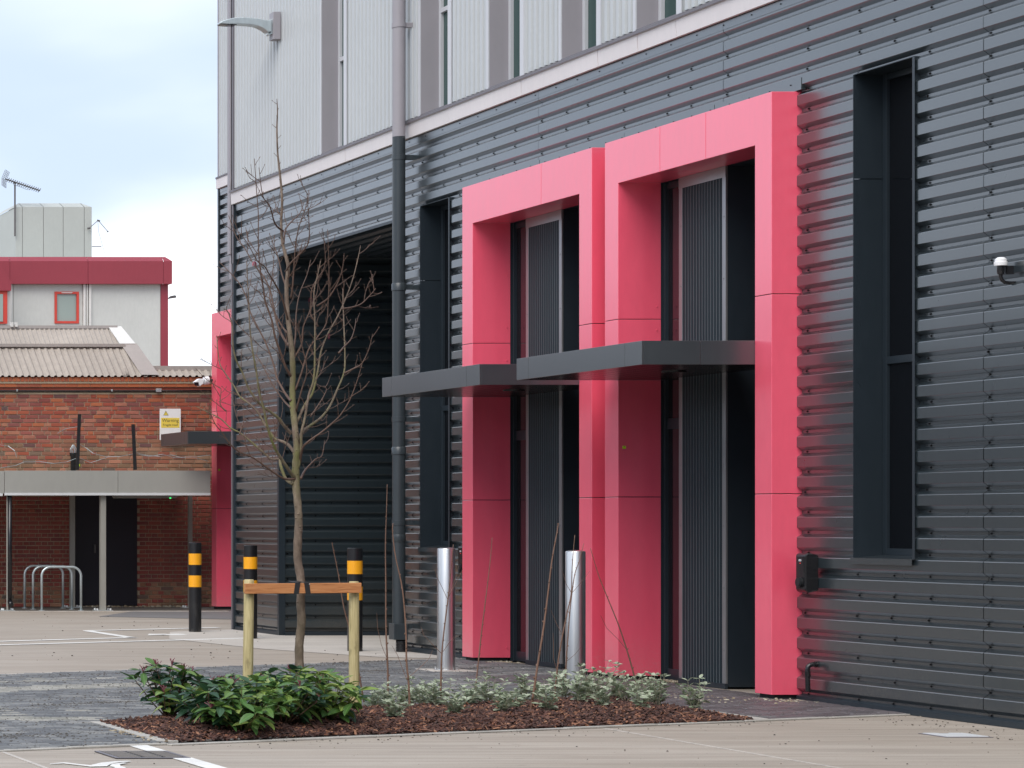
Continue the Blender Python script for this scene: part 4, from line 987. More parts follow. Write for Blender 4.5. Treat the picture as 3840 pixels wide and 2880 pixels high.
mb = MB(); mb.tube([P(367, 830, ya), P(370, 870, ya), P(380, 905, ya), P(396, 962, ya)], 0.005, 4); mb.build('cable', 'aerial_metal', a2)
mb = MB(); mb.tube([P(345, 925, ya), P(380, 925, ya)], 0.014, 6); mb.build('stub', 'aerial_metal', a2); move_root(a2, p0)

# ================================================================== CYCLE SHELTER
YS = 41.05
sh = thing('cycle_shelter', 'flat-roofed grey steel shelter with deep fascia against the brick wall', 'shelter')
def zs_(y, Y=YS): return EYE + (HY - y) * Y / F
zf0, zf1 = zs_(1848), zs_(1765); xs0, xs1, xe = X8(17, YS), X8(443, YS), X8(789, YS)
for a, c in ((xs0 + 0.004, xs1 - 0.003), (xs1 + 0.003, xe)):
    mb = MB(); mb.box(a, c, YS, YS + 0.03, zf0, zf1); mb.build('fascia_panel', 'fascia_grey', sh, bevel=0.003)
mb = MB(); mb.box(xs0 - 3.5, xs0 - 0.004, YS + 0.003, YS + 0.033, zf0 - 0.01, zf1 - 0.006); mb.build('fascia_panel', 'fascia_grey', sh, bevel=0.003)
mb = MB(); mb.box(xs0 - 0.0, xe, YS - 0.012, YS + 0.028, zs_(1858), zf0 - 0.001); mb.box(xs0 - 3.5, xs0 - 0.03, YS - 0.008, YS + 0.028, zs_(1860), zf0 - 0.011); mb.build('fascia_lip', 'lip_grey', sh, bevel=0.003)
mb = MB(); mb.box(xs0 - 3.5, xe, YS + 0.035, YB - 0.03, zf1 - 0.03, zf1 - 0.008); mb.build('roof_deck', 'fascia_grey', sh)
mb = MB()
for xx in (xs0 - 2, xs0 + 0.1, 12.62, 13.6): mb.box(xx - 0.03, xx + 0.03, YS + 0.036, YB - 0.04, zf0 - 0.02, zf1 - 0.031)
mb.build('roof_beam', 'post_grey', sh)
def post(sx0, sx1, Y, mat='post_grey'):
    p_ = part('post', sh); x0, x1 = X8(sx0, Y), X8(sx1, Y); mb = MB(); mb.box(x0, x1, Y, Y + (x1 - x0), 0.0, zf0 - 0.003); mb.build('shaft', mat, p_, bevel=0.004)
    mb = MB(); mb.box(x0 - 0.10, x1 + 0.10, Y - 0.06, Y + (x1 - x0) + 0.06, 0.004, 0.016)
    mb.build('base_plate', 'galv', p_)
    mb = MB()
    for sx in (x0 - 0.065, x1 + 0.065):
        for sy in (Y - 0.03, Y + (x1 - x0) + 0.03): mb.cyl(sx, sy, 0.014, 0.045, 0.016, 6)
    mb.build('anchor_bolts', 'lip_grey', p_)
post(25, 31, 41.12); post(378, 398, 41.12); post(264, 282, 42.6); post(708, 722, 42.5)
mb = MB(); v = P(37, 2270, 41.1); mb.tube([(v.x, 41.10, 0.12), (v.x, 41.10, 1.98)], 0.036, 12); mb.tube([(v.x, 41.10, 0.16), (v.x + 0.01, 41.05, 0.09)], 0.042, 12); mb.build('shelter_downpipe', 'black_plastic', sh, True)
tl_ = thing('strip_light', 'slim strip light fixed under the shelter roof', 'lamp'); mb = MB()
x0, x1 = X8(424, 41.6), X8(664, 41.6); z_ = EYE + (HY - 1866) * 41.6 / F
mb.prism([(x0, z_ + 0.03), (x0 + 0.03, z_ - 0.012), (x1 - 0.03, z_ - 0.012), (x1, z_ + 0.03)], 'y', 41.55, 41.68); mb.build('housing', 'fascia_grey', tl_)
mb = MB(); v = P(639, 1868, 41.54); mb.box(v.x - 0.012, v.x + 0.012, 41.538, 41.549, v.z - 0.008, v.z + 0.01); mb.build('indicator', 'led_green', tl_); move_root(tl_, ((x0 + x1) / 2, 41.6, z_))
# pair of dark doors in the brick wall
dd = part('double_door', bk); x0, xm, x1 = X8(282, YB), X8(392, YB), X8(512, YB)
for a, c in ((x0, xm - 0.004), (xm + 0.004, x1)):
    mb = MB(); mb.box(a, c, YB - 0.035, YB + 0.02, 0.03, 1.99); mb.build('door_leaf', 'door_black', dd, bevel=0.004)
mb = MB(); mb.box(xm - 0.2, xm - 0.17, YB - 0.07, YB - 0.04, 0.95, 1.10); mb.build('door_handle', 'aerial_metal', dd)
mb = MB(); mb.box(x0 - 0.02, x1 + 0.02, YB - 0.03, YB + 0.02, 1.992, 2.06); mb.build('door_lintel', 'door_black', dd)
# vent pipe, stakes, wire
vp = thing('vent_pipe', 'short black soil vent pipe with collar rising above the shelter roof', 'pipe'); v = P(275, 1761, 42.7); mb = MB()
mb.lathe(v.x, 42.7, [(0.048, 2.3), (0.048, zs_(1712, 42.7)), (0.062, zs_(1711, 42.7)), (0.062, zs_(1702, 42.7)), (0.066, zs_(1701, 42.7)), (0.066, zs_(1698, 42.7)), (0.03, zs_(1697, 42.7))], 16); mb.build('pipe', 'black_plastic', vp, True)
mb = MB()
for i in range(8):
    a = math.pi * i / 4; mb.tube([(v.x + 0.05 * math.cos(a), 42.7 + 0.05 * math.sin(a), zs_(1698, 42.7)), (v.x + 0.055 * math.cos(a), 42.7 + 0.055 * math.sin(a), zs_(1685, 42.7)), (v.x + 0.01 * math.cos(a), 42.7 + 0.01 * math.sin(a), zs_(1668, 42.7))], 0.005, 5)
mb.build('wire_balloon', 'galv', vp); move_root(vp, (v.x, 42.7, 2.3))
def pole(x0, y0, x1, y1, lab, tagc=False):
    a, c = P(x0, y0, 42.4), P(x1, y1, 42.4); mb = MB(); mb.box(-0.024, 0.024, -0.024, 0.024, 0, (c - a).length)
    o = mb.build('wire_post', 'black_matt'); o.rotation_euler = (c - a).to_track_quat('Z', 'Y').to_euler(); o.location = a; tag(o, lab, 'post', 'leaning posts that carry the wire'); 
    if tagc:
        mb = MB(); mb.box(-0.03, 0.03, -0.034, -0.025, 0.06, 0.10); mb.build('tag', 'sticker', o)
pole(290, 1762, 298, 1553, 'taller leaning black post beside the vent pipe above the shelter', True); pole(507, 1762, 499, 1591, 'shorter leaning black post right of the vent pipe, nearer the warning sign')
wr = MB()
for pts in (((0, 1668), (30, 1672), (55, 1690), (62, 1715)), ((215, 1625), (245, 1608), (298, 1598)), ((0, 1755), (60, 1745), (90, 1732), (150, 1731), (200, 1738), (250, 1732), (290, 1717)), ((290, 1660), (320, 1678), (350, 1700), (400, 1713), (450, 1712), (499, 1702)),
            ((298, 1717), (340, 1735), (380, 1722), (410, 1712)), ((500, 1694), (540, 1706), (600, 1712), (640, 1705), (680, 1716), (740, 1712), (788, 1706)), ((520, 1704), (560, 1712), (610, 1703), (650, 1716), (720, 1713), (782, 1730))):
    wr.tube([P(x, y, 42.45 + 0.05 * (i % 2)) for i, (x, y) in enumerate(pts)], 0.0055, 4)
o = wr.build('barbed_wire', 'galv'); tag(o, 'loose strands of wire strung across the brick wall', 'wire')
# warning sign
sg = thing('warning_sign', 'white and yellow warning sign about a fragile roof on the brick wall', 'sign'); YG = 42.86
x0, x1, z0, z1 = X8(599, YG), X8(678, YG), zs_(1650, YG), zs_(1533, YG)
mb = MB(); mb.box(x0, x1, YG, YG + 0.006, z0, z1); mb.build('plate', 'sign_white', sg, bevel=0.002)
mb = MB(); mb.box(X8(604, YG), X8(673, YG), YG - 0.002, YG - 0.0004, zs_(1604, YG), zs_(1567, YG)); mb.build('yellow_panel', 'sign_yellow', sg)
ct = P(622, 1549, YG); mb = MB(); mb.prism([(ct.x - 0.045, ct.z - 0.04), (ct.x + 0.045, ct.z - 0.04), (ct.x, ct.z + 0.042)], 'y', YG - 0.002, YG - 0.0004); mb.build('triangle_border', 'sign_text', sg)
mb = MB(); mb.prism([(ct.x - 0.034, ct.z - 0.034), (ct.x + 0.034, ct.z - 0.034), (ct.x, ct.z + 0.029)], 'y', YG - 0.0035, YG - 0.0022); mb.build('triangle', 'sign_yellow', sg)
text('warning_mark', '!', 0.055, (ct.x, YG - 0.0040, ct.z - 0.010), (math.radians(90), 0, 0), 'sign_text', sg)
xm = (x0 + x1) / 2
text('lettering', 'Warning', 0.083, (xm, YG - 0.003, zs_(1577, YG)), (math.radians(90), 0, 0), 'sign_text', sg)
text('lettering', 'Fragile roof', 0.056, (xm, YG - 0.003, zs_(1593.5, YG)), (math.radians(90), 0, 0), 'sign_text', sg)
mb = MB(); mb.box(xm - 0.02, xm + 0.02, YG + 0.006, YB, z1 - 0.1, z1 - 0.06); mb.box(xm - 0.02, xm + 0.02, YG + 0.006, YB, z0 + 0.06, z0 + 0.1); mb.build('standoff', 'galv', sg); move_root(sg, (xm, YG, z0))
# CCTV camera on the far portal
cv = thing('security_camera', 'white security camera looking left from the far pink portal', 'camera'); yc = 41.9
mb = MB(); a = P(722, 1428, yc); 
body = [P(724, 1434, yc), P(742, 1420, yc), P(764, 1422, yc), P(760, 1440, yc), P(745, 1450, yc)]
mb.prism([(p.x, p.z) for p in body], 'y', yc - 0.05, yc + 0.05); mb.build('housing', 'white_plastic', cv, bevel=0.012)
mb = MB(); l0, l1 = P(726, 1442, yc), P(742, 1447, yc); mb.prism([(p.x, p.z) for p in (P(723, 1434, yc), P(740, 1434, yc), P(743, 1448, yc), P(727, 1447, yc))], 'y', yc - 0.058, yc - 0.05); mb.build('lens_hood', 'black_plastic', cv)
mb = MB(); q0, q1 = P(764, 1428, yc), P(783, 1426, yc); mb.tube([q0, q1], 0.068, 20); mb.tube([P(756, 1430, yc), q0], 0.034, 12); mb.build('mount', 'white_plastic', cv, bevel=0.006)
mb = MB(); mb.tube([q1, P(796, 1428, yc)], 0.03, 10); mb.build('arm', 'black_plastic', cv); move_root(cv, q1)

# ================================================================== CYCLE STANDS
def hoop_obj(Y, lab, first=None):
    x0, x1, zt, r = 11.00, 11.66, 0.735, 0.15
    root = thing('cycle_stand', lab, 'cycle stand', 'galvanised hoops under the shelter')
    pts = [(x0, Y, 0.0), (x0, Y, zt - r)]
    for i in range(1, 7): a = math.pi * (1 - i / 12); pts.append((x0 + r + r * math.cos(a), Y, zt - r + r * math.sin(a)))
    for i in range(0, 7): a = math.pi / 2 * (1 - i / 6); pts.append((x1 - r + r * math.cos(a), Y, zt - r + r * math.sin(a)))
    pts.append((x1, Y, 0.0)); mb = MB(); mb.tube(pts, 0.021, 12); mb.build('hoop', 'galv', root, True)
    mb = MB(); mb.cyl(x0, Y, 0.004, 0.012, 0.05, 16); mb.cyl(x1, Y, 0.004, 0.012, 0.05, 16); mb.build('floor_flange', 'galv', root); move_root(root, ((x0 + x1) / 2, Y, 0))
hoop_obj(41.2, 'nearest of the three galvanised cycle hoops'); hoop_obj(41.75, 'middle of the three galvanised cycle hoops'); hoop_obj(42.3, 'rearmost of the three galvanised cycle hoops, closest to the brick wall')

# ================================================================== BOLLARDS
def ywbollard(x, y, lab, h=1.19, r=0.082):
    root = thing('traffic_bollard', lab, 'bollard', 'black bollards with yellow bands')
    mb = MB(); mb.lathe(x, y, [(r, 0), (r, h - 0.006), (r - 0.006, h)], 32); mb.build('post', 'bollard_black', root, True, autos=True)
    for a, c in ((h - 0.30, h - 0.148), (h - 0.60, h - 0.444)):
        mb = MB(); mb.lathe(x, y, [(r + 0.0005, a), (r + 0.002, a + 0.001), (r + 0.002, c - 0.001), (r + 0.0005, c)], 32); mb.build('yellow_band', 'yellow', root, True, autos=True)
    move_root(root, (x, y, 0))
ywbollard(10.94, 33.2, 'black bollard with yellow bands standing alone nearest the brick wall', 1.21)
ywbollard(11.02, 31.3, 'black bollard with yellow bands directly behind the left tree stake')
ywbollard(11.13, 28.2, 'black bollard with yellow bands directly behind the right tree stake')
def stbollard(x, y, lab, h=1.235, r=0.083):
    root = thing('steel_bollard', lab, 'bollard', 'brushed steel bollards by the entrances')
    mb = MB(); mb.lathe(x, y, [(r, 0.02), (r, h - 0.020), (r - 0.003, h - 0.012), (r - 0.03, h - 0.003), (0.0, h)], 48); mb.build('post', 'stainless', root, True, autos=True)
    mb = MB(); mb.lathe(x, y, [(r + 0.035, 0.018), (r + 0.035, 0.024), (r + 0.002, 0.026)], 32)
    for k in range(4):
        a = math.pi / 4 + k * math.pi / 2; mb.cyl(x + (r + 0.022) * math.cos(a), y + (r + 0.022) * math.sin(a), 0.024, 0.045, 0.010, 6)
    mb.build('base_flange', 'stainless', root)
    mb = MB(); mb.box(x - 0.22, x + 0.22, y - 0.22, y + 0.22, 0.0, 0.019); mb.build('footing', 'concrete_pale', root, bevel=0.004); move_root(root, (x, y, 0))
stbollard(10.52, 24.36, 'brushed steel bollard in front of the small charger and left pink portal')
stbollard(10.66, 22.0, 'brushed steel bollard between the two pink portals')

# ================================================================== THINGS ON THE FACADE
def charger(y0, y1, lab, z0=0.905, z1=1.232, xf=11.60):
    root = thing('ev_charger', lab, 'charger', 'black wall chargers'); ym = (y0 + y1) / 2
    prof = [(XW, z0 + 0.02), (xf + 0.03, z0), (xf + 0.008, z0 + 0.012), (xf, z0 + 0.03), (xf, z1 - 0.02), (xf + 0.012, z1 - 0.004), (xf + 0.03, z1), (xf + 0.075, z1 - 0.008), (XW, z1 - 0.02)]
    mb = MB(); mb.prism(prof, 'y', y0, y1); mb.build('case', 'black_plastic', root, bevel=0.012)
    mb = MB(); mb.box(xf - 0.002, xf, y0 + 0.02, y1 - 0.02, z0 + 0.165, z1 - 0.035); mb.build('screen_panel', 'black_plastic', root)
    mb = MB(); mb.tube([(xf + 0.002, ym, z0 + 0.085), (xf - 0.02, ym, z0 + 0.085)], 0.042, 24); mb.tube([(xf - 0.018, ym, z0 + 0.085), (xf - 0.026, ym, z0 + 0.085)], 0.032, 24); mb.build('socket_cover', 'black_matt', root, True, autos=True)
    mb = MB(); mb.box(xf - 0.0035, xf - 0.0022, ym - 0.003, ym + 0.003, z1 - 0.088, z1 - 0.082); mb.build('status_light', 'led_red', root)
    text('lettering', 'eo', 0.036, (xf - 0.004, ym, z1 - 0.058), (math.radians(90), 0, math.radians(-90)), 'white_plastic', root, 0.001)
    move_root(root, (XW, ym, z0))
charger(20.06, 20.20, 'black wall charger on ribbed cladding right of the nearer pink portal')
charger(26.42, 26.57, 'black wall charger on ribbed cladding left of the pink portals, by the pipe')
# sensor dome
sd = thing('sensor_dome', 'small white-capped dome sensor on a black curved bracket high on the right', 'sensor'); Y = 17.68; dx = 11.632
mb = MB(); mb.lathe(dx, Y, [(0.041, 3.332), (0.043, 3.345), (0.043, 3.358), (0.038, 3.362), (0.038, 3.376), (0.022, 3.392), (0.0, 3.394)], 24); mb.build('cap', 'white_plastic', sd, True, autos=True)
mb = MB(); mb.lathe(dx, Y, [(0.020, 3.27), (0.024, 3.29), (0.024, 3.331)], 16); mb.build('body', 'black_plastic', sd, True, autos=True)
mb = MB(); mb.tube([(dx, Y, 3.28), (dx, Y, 3.25), (dx + 0.010, Y, 3.226), (dx + 0.03, Y, 3.212), (dx + 0.06, Y, 3.208), (XW + 0.03, Y, 3.208)], 0.012, 10); mb.box(dx + 0.03, XW + 0.004, Y - 0.025, Y + 0.025, 3.27, 3.33); mb.build('bracket', 'black_plastic', sd, True, autos=True); move_root(sd, (XW, Y, 3.208))
# overflow pipe
op = thing('overflow_pipe', 'small black bent overflow pipe at the foot of the ribbed wall', 'pipe'); Y = 20.08; mb = MB()
mb.tube([(XW + 0.02, Y, 0.32), (11.672, Y, 0.32), (11.648, Y, 0.315), (11.634, Y, 0.302), (11.628, Y, 0.28), (11.632, Y, 0.10)], 0.019, 14); mb.tube([(11.628, Y, 0.262), (11.630, Y, 0.222)], 0.0225, 14); mb.tube([(11.69, Y, 0.32), (11.70, Y, 0.32)], 0.026, 14); mb.build('pipe', 'black_plastic', op, True, autos=True); move_root(op, (11.63, Y, 0.1))
# wall lamp, top left
wl = thing('wall_lamp', 'grey curved-arm wall lamp high on the pale ribbed wall at left', 'lamp'); Y0, Y1 = 32.10, 32.25; s_ = 32.16 / F
def LP(x, y): return ((x + VX) * s_, EYE + (HY - y) * s_)
bx0, bz1 = LP(1019, 47); bx1, bz0 = LP(1049, 150)
mb = MB(); mb.box(bx0, 11.70, Y0, Y1, bz0, bz1); mb.build('wall_box', 'reveal_grey', wl, bevel=0.004)
arm = [(1012, 80), (985, 77), (960, 72), (935, 69), (900, 68), (870, 70), (845, 76), (822, 84), (821, 91), (850, 93), (880, 93), (905, 93), (935, 95), (955, 98), (970, 103), (985, 111), (997, 120), (1004, 123), (1012, 121)]
mb = MB(); mb.prism([LP(*p) for p in arm], 'y', Y0 + 0.0, Y1 - 0.0); mb.build('lamp_arm', 'galv', wl, bevel=0.008)
mb = MB(); mb.prism([LP(*p) for p in ((824, 91.4), (852, 93.4), (884, 93.4), (882, 95.5), (850, 95.5), (826, 93.6))], 'y', Y0 + 0.01, Y1 - 0.01); mb.build('lens', 'glass_dark', wl)
mb = MB(); mb.prism([LP(*p) for p in ((1008, 76), (1020, 72), (1020, 128), (1006, 134), (1003, 130), (1013, 122))], 'y', Y0 + 0.03, Y1 - 0.03); mb.build('mounting_plate', 'galv', wl, bevel=0.004); move_root(wl, (11.70, 32.17, bz0))

# ================================================================== COVERS IN THE GROUND
dg = thing('drain_grating', 'cast iron drain grating set across the white bay line', 'drain cover'); gx, gy = 4.80, 15.59; h = 0.235
mb = MB(); mb.box(gx - h, gx + h, gy - h, gy - h + 0.025, 0.0045, 0.009); mb.box(gx - h, gx + h, gy + h - 0.025, gy + h, 0.0045, 0.009); mb.box(gx - h, gx - h + 0.025, gy - h + 0.025, gy + h - 0.025, 0.0045, 0.009); mb.box(gx + h - 0.025, gx + h, gy - h + 0.025, gy + h - 0.025, 0.0045, 0.009); mb.build('frame', 'cap_grey', dg)
mb = MB(); mb.box(gx - h, gx + h, gy - h, gy + h, 0.002, 0.0048); mb.build('sump', 'black_matt', dg)
for i in range(9):
    y_ = gy - h + 0.05 + i * 0.0465
    for (a, c) in ((gx - h + 0.035, gx - 0.06), (gx - 0.035, gx + 0.07), (gx + 0.095, gx + h - 0.035)):
        mb = MB(); mb.prism([(a, y_), (c, y_ + 0.012), (c, y_ + 0.032), (a, y_ + 0.020)], 'z', 0.0048, 0.0095); mb.build('grating_bar', 'iron', dg)
move_root(dg, (gx, gy, 0.0))
sc = thing('service_cover', 'small pale square service cover in the concrete near the right edge', 'drain cover'); v = G(3583, 2759); h = 0.14
mb = MB(); mb.box(v.x - h - 0.02, v.x + h + 0.02, v.y - h - 0.02, v.y + h + 0.02, 0.0005, 0.004); mb.build('frame', 'cap_grey', sc)
mb = MB(); mb.prism([(v.x - h, v.y - h), (v.x + h, v.y - h), (v.x + h, v.y + h), (v.x + 0.04, v.y + h), (v.x + 0.03, v.y + h - 0.05), (v.x - 0.05, v.y + h - 0.05), (v.x - 0.06, v.y + h), (v.x - h, v.y + h)], 'z', 0.0042, 0.009); mb.build('lid', 'lip_grey', sc); move_root(sc, (v.x, v.y, 0))

# ================================================================== PLANTING BED
def bed_z(x, y):
    lo = 16.44 + (x - 5.27) * (18.36 - 16.44) / 5.15; hi = 18.02 + (x - 5.30) * (20.35 - 18.02) / 5.12
    t_ = max(0, min(1, (y - lo) / (hi - lo))); e = min(t_ * (hi - lo), (1 - t_) * (hi - lo), x - 5.27, 10.15 - x)
    return 0.012 + 0.055 * min(1, max(0, e) / 0.35) + 0.012 * math.sin(x * 5.1) * math.cos(y * 4.3) * min(1, max(0, e) / 0.3)
mb = MB(); nx, ny = 90, 26; vs = []
for i in range(nx + 1):
    x = 5.27 + 4.88 * i / nx; lo = 16.44 + (x - 5.27) * (18.36 - 16.44) / 5.15; hi = 18.02 + (x - 5.30) * (20.35 - 18.02) / 5.12
    for j in range(ny + 1): y = lo + (hi - lo) * j / ny; vs.append((x, y, bed_z(x, y) + R.uniform(-0.004, 0.004)))
mb.add(vs, [(i * (ny + 1) + j, (i + 1) * (ny + 1) + j, (i + 1) * (ny + 1) + j + 1, i * (ny + 1) + j + 1) for i in range(nx) for j in range(ny)])
struct(mb.build('planting_bed_soil', 'soil'))
mb = MB()
for i in range(17000):
    x = R.uniform(5.24, 10.18); lo = 16.44 + (x - 5.27) * (18.36 - 16.44) / 5.15; hi = 18.02 + (x - 5.30) * (20.35 - 18.02) / 5.12
    y = lo + (hi - lo) * (R.random() ** 1.15); l = R.uniform(0.010, 0.034) * (1.35 if R.random() < 0.12 else 1); w_ = R.uniform(0.003, 0.010); th = R.uniform(0.0015, 0.005)
    M = Matrix.Translation((x, y, bed_z(x, y) + R.uniform(0.001, 0.014))) @ Matrix.Rotation(R.uniform(0, 6.28), 4, 'Z') @ Matrix.Rotation(R.gauss(0, 0.35), 4, 'Y') @ Matrix.Rotation(R.gauss(0, 0.5), 4, 'X')
    c = [(-l, -w_ * R.uniform(.3, 1), -th), (l * R.uniform(.7, 1), -w_, -th), (l, w_ * R.uniform(.3, 1), -th), (-l * R.uniform(.6, 1), w_, -th)]
    mb.add([M @ Vector(p) for p in c] + [M @ Vector((p[0], p[1], th)) for p in c], [(4, 5, 6, 7), (0, 1, 5, 4), (1, 2, 6, 5), (2, 3, 7, 6), (3, 0, 4, 7)])
stuff(mb.build('bark_mulch', 'bark_chip'))
def crumbs(name, mat, n, fn, s0, s1, z=0.004, label=None):
    mb = MB()
    for i in range(n):
        x, y = fn(); s = s0 + (s1 - s0) * R.random() ** 2.2; a = R.uniform(0, 6.28); hh = s * R.uniform(0.4, 0.8)
        vs = [(x + s * R.uniform(.7, 1.1) * math.cos(a + k * 1.2566), y + s * R.uniform(.7, 1.1) * math.sin(a + k * 1.2566), z) for k in range(5)]
        vs2 = [(x + (v[0] - x) * 0.55, y + (v[1] - y) * 0.55, z + hh) for v in vs]
        mb.add(vs + vs2, [(5, 6, 7, 8, 9)] + [(k, (k + 1) % 5, 5 + (k + 1) % 5, 5 + k) for k in range(5)])
    return stuff(mb.build(name, mat))
def nearbed():
    t_ = R.random(); x = 5.2 + t_ * 5.3; return (x, near_y(x) - abs(R.gauss(0, 0.25)) - 0.03)
crumbs('bark_crumbs', 'crumb_mat', 130, nearbed, 0.003, 0.010)
crumbs('ground_crumbs', 'crumb_mat', 230, lambda: (R.uniform(3.2, 11.5), R.uniform(13.5, 18.2)), 0.002, 0.009)
crumbs('ground_crumbs', 'crumb_mat', 190, lambda: (R.uniform(6, 11.5), R.uniform(26, 41)), 0.004, 0.015)
def onpave():
    x = R.uniform(3.1, 11.6); return (x, R.uniform(near_y(x), far_y(x)))
crumbs('paving_grit', 'crumb_mat', 4200, onpave, 0.002, 0.007, 0.016)
crumbs('paving_grit', 'joint_sand', 5200, onpave, 0.003, 0.012, 0.014)
crumbs('wall_crumbs', 'crumb_mat', 260, lambda: (R.uniform(11.0, 11.68), R.uniform(16.5, 20.5)), 0.002, 0.010)
def gz():
    q = R.random()
    if q < 0.45: return (11.9 + R.gauss(0, 0.09), R.uniform(22.55, 22.86))
    if q < 0.6: return (R.gauss(11.72, 0.08), R.uniform(25.6, 25.95))
    if q < 0.8: return (R.gauss(11.55, 0.12), R.gauss(20.2, 0.12))
    return (R.gauss(10.95, 0.16), R.gauss(20.5, 0.35))
crumbs('gravel', 'gravel_mat', 700, gz, 0.006, 0.020, 0.012)
crumbs('rubble', 'gravel_mat', 160, lambda: (R.uniform(11.9, 14.2), YB - abs(R.gauss(0, 0.07)) - 0.02), 0.02, 0.05, 0.003)
def bedcorner(): t_ = R.random(); return (5.05 + R.gauss(0, 0.05) + 0.1, 16.42 + t_ * 0.9)
crumbs('gravel', 'gravel_mat', 60, bedcorner, 0.008, 0.022, 0.015)

# drifts of grit swept into patches on the blocks
cl = [(R.uniform(3.2, 11.0), R.random(), R.uniform(.15, .6)) for _ in range(34)]
def drift():
    c = R.choice(cl); x = min(max(R.gauss(c[0], c[2] * 1.6), 3.05), 11.5); y = near_y(x) + (far_y(x) - near_y(x)) * c[1] + R.gauss(0, c[2] * 0.28)
    return (x, min(max(y, near_y(x) + .05), far_y(x) - .05)) if not in_bed(x, y) else (3.1, 20.0)
crumbs('paving_grit', 'tarmac', 9000, drift, 0.003, 0.014, 0.014)
# ================================================================== VEGETATION
def leaf_mesh(name, mat, halfw, droop, fold, groove=0.0, petiole=0.12, blunt=0.0):
    ts = [0.0, 0.12, 0.3, 0.52, 0.74, 0.9, 1.0]; us = [-1, -0.5, 0, 0.5, 1]; vs = []
    for t_ in ts:
        w = halfw * (math.sin(math.pi * min(1, t_ ** 0.85)) ** (0.75 if not blunt else 0.6)) + 0.004
        for u in us:
            z = fold * abs(u) * w - droop * t_ * t_ + (-groove if abs(u) == 0.5 else 0) * math.sin(math.pi * t_)
            vs.append((petiole + t_ * (1 - petiole), u * w, z))
    n = len(us); fs = [(i * n + j, (i + 1) * n + j, (i + 1) * n + j + 1, i * n + j + 1) for i in range(len(ts) - 1) for j in range(n - 1)]
    mb = MB(); mb.add(vs, fs); mb.add([(0, -0.012, 0), (petiole, -0.010, 0), (petiole, 0.010, 0), (0, 0.012, 0)], [(0, 1, 2, 3)])
    return mb.mesh(name, mat, True)
VIB = {m_: [leaf_mesh('leaf', m_, hw, d, fo, 0.02) for hw, d, fo in ((0.20, 0.16, 0.30), (0.225, 0.30, 0.22), (0.18, 0.06, 0.42), (0.205, 0.42, 0.10))] for m_ in ('leaf_dark', 'leaf_mid', 'leaf_lime')}
SAGE = [leaf_mesh('leaf', 'leaf_sage', hw, d, fo, 0.0, 0.14, 1) for hw, d, fo in ((0.26, 0.10, 0.35), (0.28, 0.22, 0.2), (0.24, -0.05, 0.4))]
def place_leaf(me, parent, pos, dirv, size, roll=0.0):
    d = Vector(dirv).normalized(); up = Vector((0, 0, 1)); s = up.cross(d)
    if s.length < 1e-3: s = Vector((0, 1, 0))
    s.normalize(); u = d.cross(s)
    M = Matrix((d, s, u)).transposed().to_4x4() @ Matrix.Rotation(roll, 4, 'X')
    o = bpy.data.objects.new('leaf', me); COL.objects.link(o); o.parent = parent
    o.matrix_local = Matrix.Translation(pos) @ M @ Matrix.Scale(size, 4); return o
def curve_pts(p, d, L_, n, lift=0.0, wob=0.0):
    pts = [Vector(p)]; d = Vector(d).normalized()
    for i in range(n):
        d = (d + Vector((R.gauss(0, wob), R.gauss(0, wob), lift + R.gauss(0, wob)))).normalized(); pts.append(pts[-1] + d * (L_ / n))
    return pts
def viburnum(x, y, h, rad, lab, mixw, nst=13, ls=0.118, berries=0):
    root = thing('evergreen_shrub', lab, 'shrub', 'large-leaved evergreen shrubs in the bed'); root.location = (x, y, bed_z(x, y)); st = MB(); bm_ = MB(); nl = 0
    for i in range(nst):
        a = 2 * math.pi * (i + R.uniform(-.3, .3)) / nst * 1.618 * 2; e = R.uniform(0.15, 1.0)
        d = Vector((math.cos(a) * rad * e, math.sin(a) * rad * e, h * (1.06 - 0.45 * e * e) * R.uniform(0.8, 1.05)))
        pts = curve_pts((math.cos(a) * 0.02, math.sin(a) * 0.02, 0), d + Vector((0, 0, -0.05)), d.length, 6, 0.02, 0.06)
        st.tube(pts, [0.006, 0.0055, 0.005, 0.0045, 0.004, 0.0035, 0.003], 5)
        mm_ = lambda: R.choices(['leaf_dark', 'leaf_mid', 'leaf_lime'], mixw)[0]
        base_m = mm_()
        for k in (2, 3, 4, 5):                      # pairs along the stem
            for s in (0, 1):
                if R.random() < 0.12: continue
                aa = a + (k % 2) * 1.57 + s * math.pi + R.uniform(-.5, .5)
                dv = Vector((math.cos(aa), math.sin(aa), R.uniform(-0.5, 0.35)))
                place_leaf(R.choice(VIB[base_m if R.random() < .75 else mm_()]), root, pts[k], dv, ls * R.uniform(0.75, 1.1), R.uniform(-.5, .5)); nl += 1
        for k in range(R.choice([4, 5, 6])):        # whorl at the tip
            aa = a + k * 2.4 + R.uniform(-.3, .3); up_ = R.uniform(-0.35, 0.8)
            place_leaf(R.choice(VIB[base_m if R.random() < .8 else mm_()]), root, pts[6], Vector((math.cos(aa), math.sin(aa), up_)), ls * R.uniform(0.7, 1.12), R.uniform(-.4, .4)); nl += 1
        if R.random() < berries:
            tip = pts[6] + Vector((0, 0, 0.02)); 
            for q in range(9):
                e_ = tip + Vector((R.gauss(0, .016), R.gauss(0, .016), R.uniform(0.015, 0.04))); bm_.tube([pts[6], tip.lerp(e_, 0.5), e_], [0.0022, 0.0016, 0.003], 4)
    st.build('stems', 'stem_brown' if mixw[0] > mixw[2] else 'stem_green', root, True)
    if bm_.v: stuff(bm_.build('flower_stalks', 'berry', root))
def gb(x, y): v = G(x, y); return v.x, v.y
